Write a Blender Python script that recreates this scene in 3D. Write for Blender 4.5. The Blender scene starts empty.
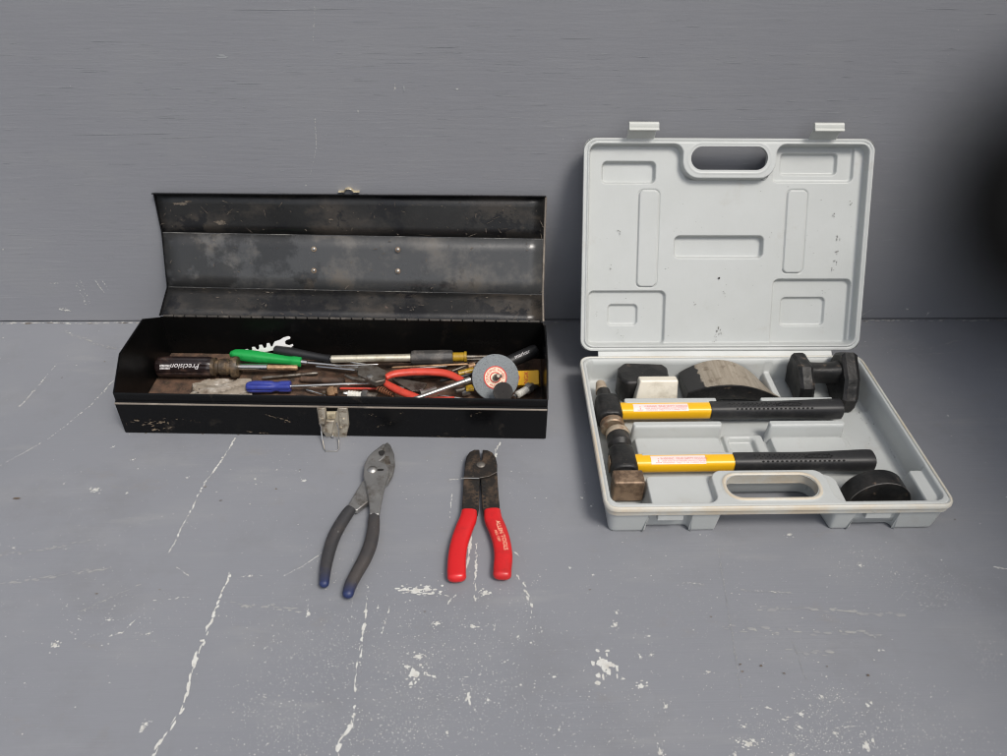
import bpy, bmesh, math, random
import numpy as np
from mathutils import Vector, Matrix
random.seed(7); rng = np.random.default_rng(7)
S = bpy.context.scene
C = S.collection
# ------------------------------------------------------------------ camera
cam_d = bpy.data.cameras.new('camera'); cam = bpy.data.objects.new('camera', cam_d); C.objects.link(cam)
RT = Vector((0.99947717, -0.02842991, 0.01539909)); UP = Vector((0.00528838, 0.61360326, 0.78959678))
FW = Vector((0.0318971, 0.78910251, -0.6134328)); CP = Vector((.0067, -.9478, .632))
M = Matrix((RT, UP, -FW)).transposed().to_4x4(); M.translation = CP
cam.matrix_world = M
cam_d.sensor_width = 36; cam_d.lens = 28.235; cam_d.clip_start = .002; cam_d.clip_end = 50
cam_d.dof.use_dof = True; cam_d.dof.focus_distance = .86; cam_d.dof.aperture_fstop = 13
S.camera = cam
# ------------------------------------------------------------------ daylight: bright overcast, light from front left
SUN_EL, SUN_AZ = math.radians(57), math.radians(144)      # azimuth clockwise from +Y
w = bpy.data.worlds.new('World'); S.world = w; w.use_nodes = True
nt = w.node_tree; sky = nt.nodes.new('ShaderNodeTexSky'); sky.sky_type = 'NISHITA'; sky.sun_disc = False
sky.sun_elevation = SUN_EL; sky.sun_rotation = SUN_AZ; sky.air_density = 1.0; sky.dust_density = 3.0; sky.ozone_density = .6
hs = nt.nodes.new('ShaderNodeHueSaturation'); hs.inputs['Saturation'].default_value = .45   # cloud-whitened daylight
nt.links.new(sky.outputs[0], hs.inputs['Color']); nt.links.new(hs.outputs[0], nt.nodes['Background'].inputs[0]); nt.nodes['Background'].inputs[1].default_value = .10
sd = bpy.data.lights.new('sun', 'SUN'); sd.energy = 1.5; sd.angle = math.radians(17); sd.color = (1, .955, .89)
sun = bpy.data.objects.new('sun', sd); C.objects.link(sun)
dv = Vector((math.sin(SUN_AZ) * math.cos(SUN_EL), math.cos(SUN_AZ) * math.cos(SUN_EL), math.sin(SUN_EL)))
sun.rotation_euler = dv.to_track_quat('Z', 'Y').to_euler(); sun.location = dv * 5
S.view_settings.view_transform = 'Standard'; S.view_settings.look = 'None'; S.view_settings.gamma = 1
S.view_settings.exposure = 0.70
S.render.engine = 'CYCLES'; S.cycles.filter_width = 1.1

# ------------------------------------------------------------------ helpers: space
F = 789.8
def on(px, py, z=0.0):
    "point at height z seen at photograph position px,py"
    d = RT * ((px - 503.5) / F) - UP * ((py - 378) / F) + FW
    return CP + d * ((z - CP.z) / d.z)
def V3(*a): return Vector(a)
def frame(o, x, y):
    x = x.normalized(); z = x.cross(y).normalized(); y = z.cross(x)
    m = Matrix((x, y, z)).transposed().to_4x4(); m.translation = o; return m

# ------------------------------------------------------------------ helpers: materials
def newmat(name, rough=.5, metal=0.0, spec=.5):
    m = bpy.data.materials.new(name); m.use_nodes = True
    b = m.node_tree.nodes['Principled BSDF']
    b.inputs['Roughness'].default_value = rough; b.inputs['Metallic'].default_value = metal
    b.inputs['Specular IOR Level'].default_value = spec
    return m, m.node_tree, b
def rgba(c): return (c[0], c[1], c[2], 1)
def noise(t, scale, detail=4, rough=.55, stretch=None, coord='Object', dist=0.0):
    tc = t.nodes.new('ShaderNodeTexCoord'); n = t.nodes.new('ShaderNodeTexNoise')
    n.inputs['Scale'].default_value = scale; n.inputs['Detail'].default_value = detail
    n.inputs['Roughness'].default_value = rough; n.inputs['Distortion'].default_value = dist
    src = tc.outputs[coord]
    if stretch:
        mp = t.nodes.new('ShaderNodeMapping'); mp.inputs['Scale'].default_value = stretch
        t.links.new(src, mp.inputs[0]); src = mp.outputs[0]
    t.links.new(src, n.inputs['Vector']); return n.outputs['Fac']
def ramp(t, fac, a, b):
    r = t.nodes.new('ShaderNodeMapRange'); r.inputs[1].default_value = a; r.inputs[2].default_value = b
    r.clamp = True
    t.links.new(fac, r.inputs[0]); return r.outputs[0]
def mixc(t, fac, a, b):
    m = t.nodes.new('ShaderNodeMix'); m.data_type = 'RGBA'
    if isinstance(fac, (int, float)): m.inputs[0].default_value = fac
    else: t.links.new(fac, m.inputs[0])
    for s, v in ((6, a), (7, b)):
        if isinstance(v, tuple): m.inputs[s].default_value = rgba(v)
        else: t.links.new(v, m.inputs[s])
    return m.outputs[2]
def math_(t, op, a, b=None):
    m = t.nodes.new('ShaderNodeMath'); m.operation = op
    for i, v in enumerate((a, b)):
        if v is None: continue
        if isinstance(v, (int, float)): m.inputs[i].default_value = v
        else: t.links.new(v, m.inputs[i])
    return m.outputs[0]
def bump(t, b, h, strength=.3, dist=.001, prev=None):
    n = t.nodes.new('ShaderNodeBump'); n.inputs['Strength'].default_value = strength; n.inputs['Distance'].default_value = dist
    t.links.new(h, n.inputs['Height'])
    if prev: t.links.new(prev, n.inputs['Normal'])
    t.links.new(n.outputs[0], b.inputs['Normal']); return n.outputs[0]
def surf(name, col, rough=.5, metal=0.0, layers=(), bumps=((400, .15, .0004),), rvar=None, spec=.5):
    """layers: (colour, noise scale, low, high, stretch) masks mixed over the base colour"""
    m, t, b = newmat(name, rough, metal, spec)
    c = col; fac = None
    for L in layers:
        lc, sc, lo, hi = L[:4]; st = L[4] if len(L) > 4 else None; amt = L[5] if len(L) > 5 else 1.0
        f = ramp(t, noise(t, sc, 9, .70, st), lo, hi)
        if amt != 1: f = math_(t, 'MULTIPLY', f, amt)
        c = mixc(t, f, c, lc); fac = f
    if isinstance(c, tuple): b.inputs['Base Color'].default_value = rgba(c)
    else: t.links.new(c, b.inputs['Base Color'])
    if rvar:
        r = t.nodes.new('ShaderNodeMapRange'); r.inputs[1].default_value = .3; r.inputs[2].default_value = .7
        r.inputs[3].default_value = rvar[1]; r.inputs[4].default_value = rvar[2]
        t.links.new(noise(t, rvar[0], 5), r.inputs[0]); t.links.new(r.outputs[0], b.inputs['Roughness'])
    pv = None
    for B in bumps:
        pv = bump(t, b, noise(t, B[0], 5, .6, B[3] if len(B) > 3 else None), B[1], B[2], pv)
    return m

# painted boards -------------------------------------------------------------
def paint_mat(name, grain, vert):
    m, t, b = newmat(name, .55, 0, .35)
    st = (1.2, 60, 60)
    big = noise(t, 2.2, 4, .5); mid = noise(t, 9, 5, .6, (1, 2.2, 2.2)); g1 = noise(t, 5, 7, .66, (2.6, 42, 42), dist=.35); g2 = noise(t, 14, 4, .7, (1, 45, 45))
    c = mixc(t, ramp(t, big, .3, .7), (.213, .217, .235), (.238, .242, .258)) if vert else mixc(t, ramp(t, big, .3, .7), (.189, .196, .214), (.213, .219, .237))
    c = mixc(t, math_(t, 'MULTIPLY', ramp(t, mid, .5, .75), .35), c, (.25, .253, .258))
    gm = math_(t, 'MULTIPLY', ramp(t, g1, .58, .70), ramp(t, noise(t, 3.5, 5, .6), .42, .66))
    c = mixc(t, math_(t, 'MULTIPLY', gm, grain), c, (.38, .385, .39))
    if not vert:   # tiny worn speckles and scuffed haze on the bench
        sp = noise(t, 620, 2, .5); area = ramp(t, noise(t, 5.5, 5, .6), .5, .68)
        f = math_(t, 'MULTIPLY', ramp(t, sp, .70, .73), area)
        c = mixc(t, f, c, (.60, .60, .57))
        c = mixc(t, math_(t, 'MULTIPLY', ramp(t, noise(t, 7, 8, .7), .52, .70), .35), c, (.155, .155, .16))
        c = mixc(t, math_(t, 'MULTIPLY', ramp(t, noise(t, 13, 7, .72, (1, 1.6, 1)), .60, .74), .28), c, (.20, .175, .145))
        sm = ramp(t, noise(t, 4.0, 5, .6, (1.3, 7, 7)), .60, .75)
        c = mixc(t, math_(t, 'MULTIPLY', sm, .25), c, (.33, .33, .31))
        dk = ramp(t, noise(t, 75, 3, .5), .76, .79)
        c = mixc(t, math_(t, 'MULTIPLY', dk, .8), c, (.07, .06, .05))
    t.links.new(c, b.inputs['Base Color'])
    rr = t.nodes.new('ShaderNodeMapRange'); rr.inputs[3].default_value = .42; rr.inputs[4].default_value = .62
    t.links.new(mid, rr.inputs[0]); t.links.new(rr.outputs[0], b.inputs['Roughness'])
    p = bump(t, b, g1, .22 if vert else .16, .0014)
    p = bump(t, b, g2, .09 if vert else .10, .0007, p)
    return m
M_wall = paint_mat('painted_wall_board', .30, True)
M_bench = paint_mat('painted_bench_top', .10, False)
M_chip = surf('bare_primer', (.56, .56, .53), .7, 0, [((.42, .40, .36), 160, .45, .7)], ((900, .3, .0003),))
M_smear = surf('pale_smear', (.30, .30, .285), .6, 0, [((.24, .243, .25), 90, .42, .55, (.3, 2, 1))])
M_dirtchip = surf('brown_grime', (.10, .075, .055), .8, 0, [((.24, .22, .2), 200, .5, .6)])
M_gap = surf('dark_gap', (.012, .011, .010), .9)
# case plastic ------------------------------------------------------------
def plastic(name, base, grime):
    return surf(name, base, .42, 0, [((base[0]*.93, base[1]*.93, base[2]*.92), 12, .4, .75),
        ((.34, .31, .27), 26, .60, .80, None, grime), ((.05, .045, .04), 130, .735, .76, None, .7)],
        ((700, .08, .0003), (30, .08, .001), (60, .10, .0005, (14, 1, 1))), (14, .36, .52))
M_case = plastic('grey_case_plastic', (.445, .460, .450), .6)
M_caserim = plastic('grey_case_rim', (.50, .51, .48), .6)
M_caserim_d = surf('dirty_case_rim', (.52, .515, .47), .45, 0, [((.50, .40, .27), 16, .42, .62, None, .7), ((.30, .24, .17), 70, .6, .7, None, .5)], ((700, .08, .0003),))
# metals etc ----------------------------------------------------------------
M_boxout = surf('black_enamel', (.003, .003, .0033), .30, 0, [((.055, .045, .035), 30, .60, .72, (1, 1, 1), .5), ((.17, .12, .08), 90, .70, .74, (.35, 1, 1.6), .8), ((.4, .38, .34), 260, .75, .765)],
               ((45, .3, .0015),), (10, .14, .36), .22)
M_boxin = surf('black_enamel_inside', (.0035, .0035, .0035), .34, 0, [((.018, .014, .011), 40, .58, .75, None, .6), ((.14, .11, .08), 180, .72, .76)], ((60, .25, .001),), (12, .22, .45), .16)
M_boxedge = surf('worn_box_edge', (.20, .17, .14), .5, .2, [((.035, .03, .026), 40, .56, .68, (.3, 1, 1)), ((.36, .31, .25), 24, .52, .66, (.3, 1, 1))])
M_lidlit = surf('skylit_dusty_lid_panel', (.052, .053, .054), .3, 0, [((.120, .112, .102), 9, .50, .60, None, .7), ((.018, .018, .018), 6, .54, .58, None, .75), ((.095, .080, .064), 18, .60, .66, None, .5), ((.10, .095, .085), 45, .62, .72, None, .6), ((.26, .24, .2), 150, .725, .75)],
               ((25, .25, .002), (300, .12, .0005)), (9, .20, .46))  # middle panel: sky sheen painted in as a lighter base, plus dust
M_lidshade = surf('shaded_grimy_lid_wing', (.009, .009, .009), .3, 0, [((.055, .045, .036), 11, .49, .60, (.7, 1, 1), .75), ((.02, .019, .018), 8, .4, .6, None, .5), ((.006, .006, .007), 22, .55, .58), ((.22, .15, .12), 33, .70, .74, None, .9), ((.20, .17, .14), 120, .68, .74, (1, 1, 1), .7)],
                ((25, .3, .002), (300, .15, .0005)), (9, .25, .55))  # wings: shade painted in as a darker base, plus grime
M_rustfloor = surf('rusty_box_bottom', (.115, .064, .040), .8, 0, [((.028, .018, .013), 60, .45, .6), ((.17, .11, .06), 240, .55, .7), ((.02, .016, .013), 18, .55, .65)], ((500, .5, .001),))
M_steel = surf('tool_steel', (.42, .41, .39), .38, .9, [((.20, .18, .155), 45, .5, .68), ((.13, .08, .05), 120, .62, .72, None, .8)], ((500, .15, .0004),), (60, .3, .5))
M_chrome = surf('chrome', (.62, .60, .57), .26, 1, [((.42, .37, .30), 70, .6, .75)], ((200, .04, .0003),))
M_dullsteel = surf('dull_steel', (.22, .20, .175), .5, .8, [((.09, .065, .045), 60, .45, .65), ((.05, .04, .035), 30, .55, .65)], ((500, .25, .0005),))
M_darksteel = surf('black_grimy_steel', (.026, .022, .019), .5, .4, [((.12, .080, .052), 60, .5, .62, None, .75), ((.17, .14, .11), 160, .62, .7, None, .7)], ((400, .3, .0006), (60, .3, .001)))
M_blackiron = surf('black_painted_iron', (.009, .009, .009), .45, 0, [((.030, .027, .025), 45, .45, .7), ((.13, .095, .07), 70, .60, .66, None, .7)], ((350, .5, .0008), (50, .35, .0015)), None, .35)
M_rust = surf('rusty_steel', (.30, .235, .165), .5, .5, [((.19, .10, .055), 70, .45, .62), ((.10, .08, .06), 30, .5, .62), ((.45, .40, .33), 160, .6, .72)], ((400, .3, .0006),))
M_brownsteel = surf('brown_patina_steel', (.27, .185, .12), .45, .4, [((.11, .07, .045), 60, .45, .6), ((.42, .38, .34), 110, .62, .72)], ((300, .25, .0006),))
M_bare = surf('bare_ground_steel', (.74, .69, .585), .55, .15, [((.42, .37, .28), 22, .5, .75, (1, 3, 1)), ((.23, .18, .13), 150, .68, .74)], ((300, .1, .0005, (1, 6, 1)),))
M_tan = surf('tan_worn_steel', (.42, .34, .25), .5, .3, [((.25, .15, .09), 60, .5, .65), ((.55, .5, .42), 90, .58, .7)], ((300, .2, .0005),))
M_yellow = surf('yellow_fibreglass', (.80, .44, .008), .32, 0, [((.55, .27, .01), 60, .62, .76, None, .6)], ((300, .05, .0004),))
M_grip = surf('black_rubber_grip', (.020, .020, .021), .42, 0, [((.05, .048, .045), 60, .5, .7, None, .6)], ((1500, .25, .0004),), None, .32)
M_dot = surf('grip_dimple', (.004, .004, .004), .9)
M_sticker = surf('white_sticker', (.78, .66, .62), .5, 0, [((.62, .5, .42), 60, .55, .75, None, .6)])
M_pink = surf('pink_print', (.70, .22, .20), .6)
M_red = surf('red_vinyl', (.55, .012, .014), .32, 0, [((.26, .012, .010), 35, .50, .68, None, .5), ((.10, .03, .02), 130, .66, .72, None, .8)], ((200, .1, .0006),), (20, .26, .45))
M_redold = surf('old_red_vinyl', (.58, .06, .035), .4, 0, [((.33, .03, .02), 50, .5, .7), ((.62, .20, .14), 60, .66, .74, (.4, 1, 1))], ((200, .1, .0005),))
M_cream = surf('worn_cream_print', (.75, .55, .36), .6)
M_green = surf('green_plastic', (.012, .30, .060), .35, 0, [((.01, .16, .035), 60, .55, .7)], ((200, .1, .0005),))
M_blue = surf('blue_translucent_plastic', (.035, .050, .27), .28, 0, [((.03, .035, .18), 60, .5, .7)], ((200, .1, .0005),))
M_blackpl = surf('greasy_black_handle', (.014, .009, .009), .28, 0, [((.075, .045, .035), 45, .52, .66), ((.16, .12, .10), 140, .64, .72, (.4, 1, 1))], ((150, .25, .0008),))
M_brownpl = surf('dirty_brown_collar', (.05, .034, .02), .5, 0, [((.15, .10, .055), 90, .48, .62), ((.02, .015, .012), 50, .5, .6)], ((300, .4, .0008),))
M_darkpl = surf('dark_grey_handle', (.040, .038, .036), .5, 0, [((.10, .09, .08), 60, .5, .65)], ((300, .2, .0006),))
M_black = surf('plain_black_plastic', (.012, .012, .013), .45)
M_amber = surf('amber_plastic', (.36, .22, .015), .25, 0, [((.16, .10, .015), 60, .5, .65)])
M_brass = surf('old_brass', (.40, .25, .14), .45, .4, [((.18, .10, .055), 70, .45, .62)], ((300, .3, .0006),))
M_gold = surf('zinc_plated_latch', (.72, .62, .42), .40, .6, [((.22, .17, .11), 60, .5, .65), ((.7, .68, .62), 100, .6, .72)], ((300, .2, .0005),))
M_nickel = surf('nickel_latch', (.52, .47, .38), .42, .6, [((.20, .155, .11), 70, .48, .62), ((.65, .62, .55), 110, .6, .72)], ((300, .25, .0005),))
M_ceramic = surf('white_porcelain', (.72, .70, .64), .3, 0, [((.4, .36, .3), 110, .6, .7)])
M_stone = surf('grinding_stone', (.20, .215, .225), .9, 0, [((.24, .27, .27), 900, .52, .60), ((.085, .085, .095), 700, .56, .62)], ((1400, .7, .0006),))
M_ylcard = surf('yellow_card', (.85, .46, .01), .5, 0, [((.6, .3, .01), 60, .6, .75)])
M_redink = surf('red_ink', (.60, .045, .03), .6)
M_whiteink = surf('white_ink', (.62, .60, .60), .55, 0, [((.2, .18, .18), 300, .58, .64)])
M_bag = surf('crumpled_dusty_film', (.40, .34, .27), .4, 0, [((.58, .54, .48), 60, .5, .62, (1, 3, 1)), ((.20, .15, .11), 40, .55, .68)], ((120, .5, .002),))
M_bag.node_tree.nodes['Principled BSDF'].inputs['Transmission Weight'].default_value = .4
M_rubber = surf('matt_black_rubber', (.020, .018, .017), .85, 0, [((.06, .055, .05), 60, .5, .7)], ((900, .3, .0005),))
M_nearlens = surf('near_lens_black', (.004, .004, .004), .9, 0, [], ((900, .3, .0005),), None, .1)

def grip_fade(name, top, tipc, a, b):
    m, t, bs = newmat(name, .5)
    at = t.nodes.new('ShaderNodeAttribute'); at.attribute_name = 'along'
    n = noise(t, 60, 5); f = math_(t, 'ADD', at.outputs['Fac'], math_(t, 'MULTIPLY', math_(t, 'SUBTRACT', n, .5), .22))
    c = mixc(t, ramp(t, noise(t, 40, 5), .45, .65), top, (top[0]*1.5, top[1]*1.35, top[2]*1.2))
    c = mixc(t, ramp(t, f, a, b), c, tipc)
    c = mixc(t, math_(t, 'MULTIPLY', ramp(t, noise(t, 180, 4), .66, .72), .6), c, (.3, .29, .28))
    t.links.new(c, bs.inputs['Base Color']); bump(t, bs, noise(t, 350, 4), .3, .0006); return m
M_dip = grip_fade('worn_dipped_grip', (.034, .033, .035), (.012, .022, .085), .74, .95)

# ------------------------------------------------------------------ helpers: things and meshes
ROOT = {}
def thing(name, label, cat, loc, group=None, rot=None):
    o = bpy.data.objects.new(name, None); C.objects.link(o); o.empty_display_size = .02
    o.location = loc
    if rot is not None: o.rotation_euler = rot
    o['label'] = label; o['category'] = cat
    if group: o['group'] = group
    mw = Matrix.Translation(Vector(loc))
    if rot is not None: mw = mw @ Matrix.Rotation(rot[2], 4, 'Z')
    ROOT[o.name] = mw
    return o
def rootm(o):
    while o.parent: o = o.parent
    return ROOT.get(o.name, Matrix.Identity(4))
class MB:
    def __init__(s): s.v = []; s.f = []; s.sm = []; s.al = []
    def add(s, vs, fs, smooth=True, along=None):
        k = len(s.v); s.v += [tuple(v) for v in vs]; s.f += [tuple(k + i for i in f) for f in fs]; s.sm += [smooth] * len(fs)
        s.al += list(along) if along is not None else [0.0] * len(vs)
        return s
    def box(s, m, x0, x1, y0, y1, z0, z1):
        vs = [m @ V3(x, y, z) for x in (x0, x1) for y in (y0, y1) for z in (z0, z1)]
        return s.add(vs, [(0, 1, 3, 2), (4, 6, 7, 5), (0, 4, 5, 1), (2, 3, 7, 6), (0, 2, 6, 4), (1, 5, 7, 3)], False)
    def prism(s, poly, off):
        "poly: list of world points, off: world offset vector"
        n = len(poly); vs = list(poly) + [p + off for p in poly]
        fs = [tuple(range(n)), tuple(reversed(range(n, 2 * n)))] + [(i, i + n, (i + 1) % n + n, (i + 1) % n) for i in range(n)]
        return s.add(vs, fs, False)
    def rings(s, rings, caps=True, along=None):
        n = len(rings[0]); vs = [p for r in rings for p in r]; fs = []
        for i in range(len(rings) - 1):
            for j in range(n):
                a = i * n + j; b = i * n + (j + 1) % n; fs.append((a, b, b + n, a + n))
        if caps: fs.append(tuple(reversed(range(n)))); fs.append(tuple(range((len(rings) - 1) * n, len(rings) * n)))
        al = None
        if along is not None: al = [along[i] for i in range(len(rings)) for _ in range(n)]
        return s.add(vs, fs, True, al)
    def build(s, name, mat, parent=None, bevel=0, sharp=38, kind=None, seg=2):
        me = bpy.data.meshes.new(name); inv = rootm(parent).inverted() if parent else None
        vs = [tuple(inv @ Vector(v)) for v in s.v] if parent else s.v
        me.from_pydata(vs, [], s.f); me.validate(); 
        bm = bmesh.new(); bm.from_mesh(me); bmesh.ops.recalc_face_normals(bm, faces=bm.faces); bm.to_mesh(me); bm.free()
        if any(s.al):
            a = me.attributes.new('along', 'FLOAT', 'POINT')
            if len(me.vertices) == len(s.al): a.data.foreach_set('value', s.al)
        me.polygons.foreach_set('use_smooth', [True] * len(me.polygons))
        if not bevel: me.set_sharp_from_angle(angle=math.radians(sharp))
        me.materials.append(mat)
        o = bpy.data.objects.new(name, me); C.objects.link(o)
        if parent: o.parent = parent
        if kind: o['kind'] = kind
        if bevel:
            md = o.modifiers.new('bevel', 'BEVEL'); md.width = bevel; md.segments = seg; md.limit_method = 'ANGLE'; md.angle_limit = math.radians(35); md.harden_normals = True
        return o
def tag(o, label, cat, group=None):
    o['label'] = label; o['category'] = cat
    if group: o['group'] = group
def sup(c, s, e):
    return (math.copysign(abs(c) ** (2 / e), c), math.copysign(abs(s) ** (2 / e), s))
def catmull(P, k=6):
    out = []; n = len(P)
    for i in range(n - 1):
        p0, p1, p2, p3 = P[max(i - 1, 0)], P[i], P[i + 1], P[min(i + 2, n - 1)]
        for j in range(k):
            t = j / k
            out.append([.5 * (2 * b + (c - a) * t + (2 * a - 5 * b + 4 * c - d) * t * t + (3 * b - a - 3 * c + d) * t ** 3) for a, b, c, d in zip(p0, p1, p2, p3)])
    out.append(list(P[-1])); return out
def sweep_rings(secs, up=V3(0, 0, 1), exp=2.0, seg=20, k=0, round_end=(0, 0)):
    "secs: (point, half width sideways, half width along up)"
    rows = [list(p) + [a, b] for p, a, b in secs]
    if k: rows = catmull(rows, k)
    P = [Vector(r[:3]) for r in rows]; A = [r[3] for r in rows]; B = [r[4] for r in rows]
    T = [(P[min(i + 1, len(P) - 1)] - P[max(i - 1, 0)]).normalized() for i in range(len(P))]
    if round_end[0]:
        L = round_end[0]; p, t, a, b = P[0], T[0], A[0], B[0]
        for q in (.35, .7, .92, 1.0):
            sc = math.sqrt(max(1 - q * q, 0)); P.insert(0, p - t * L * q); T.insert(0, t); A.insert(0, a * max(sc, .03)); B.insert(0, b * max(sc, .03))
    if round_end[1]:
        L = round_end[1]; p, t, a, b = P[-1], T[-1], A[-1], B[-1]
        for q in (.35, .7, .92, 1.0):
            sc = math.sqrt(max(1 - q * q, 0)); P.append(p + t * L * q); T.append(t); A.append(a * max(sc, .03)); B.append(b * max(sc, .03))
    rings = []
    for p, t, a, b in zip(P, T, A, B):
        sx = t.cross(up).normalized(); u2 = sx.cross(t).normalized(); r = []
        for j in range(seg):
            th = 2 * math.pi * j / seg; c, s_ = sup(math.cos(th), math.sin(th), exp)
            r.append(p + sx * (a * c) + u2 * (b * s_))
        rings.append(r)
    al = [i / (len(rings) - 1) for i in range(len(rings))]
    return rings, al
def sweep(secs, name, mat, parent, mb=None, **kw):
    r, al = sweep_rings(secs, **kw); m = mb or MB(); m.rings(r, True, al)
    if mb is None: return m.build(name, mat, parent)
def lathe(A, B, prof, name, mat, parent, seg=20, flute=None, mb=None):
    "prof: (distance from A, radius) along A->B"
    ax = (B - A).normalized(); up = V3(0, 0, 1) if abs(ax.z) < .9 else V3(1, 0, 0)
    sx = ax.cross(up).normalized(); u2 = sx.cross(ax); rings = []
    for d, r in prof:
        ring = []
        for j in range(seg):
            th = 2 * math.pi * j / seg; rr = r
            if flute: rr = r * (1 - flute[1] * max(0, math.cos(th * flute[0])) ** 2 * (1 if r > flute[2] else 0))
            ring.append(A + ax * d + (sx * math.cos(th) + u2 * math.sin(th)) * rr)
        rings.append(ring)
    m = mb or MB(); m.rings(rings)
    if mb is None: return m.build(name, mat, parent)
def wire(pts, r, name, mat, parent, seg=8, mb=None, k=0):
    return sweep([(p, r, r) for p in pts], name, mat, parent, seg=seg, mb=mb, k=k)
def letters(s, size, fn, name, mat, parent, shear=0, space=1.0):
    "text as real flat mesh; fn maps text x,y to a world point"
    cu = bpy.data.curves.new('t', 'FONT'); cu.body = s; cu.size = size; cu.shear = shear; cu.space_character = space
    cu.align_x = 'CENTER'; cu.align_y = 'CENTER'; cu.resolution_u = 3
    o = bpy.data.objects.new('t', cu); C.objects.link(o); dg = bpy.context.evaluated_depsgraph_get()
    me = bpy.data.meshes.new_from_object(o.evaluated_get(dg)); bpy.data.objects.remove(o)
    inv = rootm(parent).inverted()
    for v in me.vertices: v.co = inv @ fn(v.co.x, v.co.y)
    me.name = name; me.materials.clear(); me.materials.append(mat)
    q = bpy.data.objects.new(name, me); C.objects.link(q); q.parent = parent; return q
I4 = Matrix.Identity(4)

# ------------------------------------------------------------------ setting: bench and wall
def sheet(name, m, mat, x0, x1, y0, y1, z0, z1):
    o = MB().box(m, x0, x1, y0, y1, z0, z1).build(name, mat); o['kind'] = 'structure'; return o
bench = sheet('bench_top', I4, M_bench, -1.6, 1.6, -1.3, .03, -.03, 0)
wall = sheet('wall', I4, M_wall, -1.6, 1.6, 0, .02, .0024, 1.5)
side = sheet('shade_board', I4, M_wall, .80, .82, -1.1, 0, .0016, .74)  # unseen board, added to darken the right-hand end
gapb = sheet('gap_behind_bench', I4, M_gap, -1.6, 1.6, .0305, .05, -.03, .03)

# paint wear --------------------------------------------------------------
def blob(mb, c, dx, dy, L, Wd, n=9, rag=.35, h=.00025):
    th0 = random.random() * 6; base = len(mb.v); pts = []
    for j in range(n):
        a = 2 * math.pi * j / n + th0; r = 1 + random.uniform(-rag, rag)
        pts.append(c + dx * (L * r * math.cos(a)) + dy * (Wd * r * math.sin(a)))
    up = dx.cross(dy).normalized() * (h * random.uniform(.5, 1.9))
    mb.add([p + up for p in pts], [tuple(range(n))], False)
class Plane:
    def __init__(s, o, n): s.o = o; s.n = n.normalized()
    def __call__(s, px, py):
        d = RT * ((px - 503.5) / F) - UP * ((py - 378) / F) + FW
        return CP + d * ((s.o - CP).dot(s.n) / d.dot(s.n))
def streak(mb, pl, pts, wpx, fill=.8, spread=.8, rag=.4):
    wpx *= .86; fill *= .9
    W = [pl(*p) for p in pts]; n = pl.n
    for a, b in zip(W, W[1:]):
        L = (b - a).length; t = (b - a) / L; s_ = n.cross(t); x = 0
        while x < L:
            ln = random.uniform(.5, 1.9) * wpx * .001
            if random.random() < fill:
                off = random.gauss(0, spread * wpx * .00035); ww = wpx * .00047 * random.choice((.2, .35, .6, .85, 1.15))
                c = a + t * min(x + ln * .5, L) + s_ * off
                blob(mb, c, t, s_, ln * .75, ww, 8, rag)
            x += ln * .95
def spot(mb, pl, x, y, wx, wy):
    n = pl.n; dx = V3(1, 0, 0); dy = n.cross(dx); c = pl(x, y)
    sx, sy = wx * .00044, wy * .00058
    blob(mb, c, dx, dy, sx * .8, sy * .75, 17, .5)
    for _ in range(int(3 + wx * 1.3)):
        blob(mb, c + dx * random.gauss(0, sx) + dy * random.gauss(0, sy), dx, dy, sx * random.uniform(.1, .45), sy * random.uniform(.1, .4), 7, .5)
def cloud(mb, pl, x, y, sx, sy, n, smin=.00018, smax=.0006):
    nn = pl.n; dx = V3(1, 0, 0); dy = nn.cross(dx)
    for _ in range(int(n * 1.8)):
        c = pl(x + random.gauss(0, sx), y + random.gauss(0, sy)); r = (smin + (smax - smin) * random.random() ** 4) * .85
        blob(mb, c, dx, dy, r * random.uniform(.7, 1.8), r, 5, .4)
B = Plane(V3(0, 0, 0), V3(0, 0, 1)); Wp = Plane(V3(0, 0, 0), V3(0, -1, 0)); ch = MB()
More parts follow.
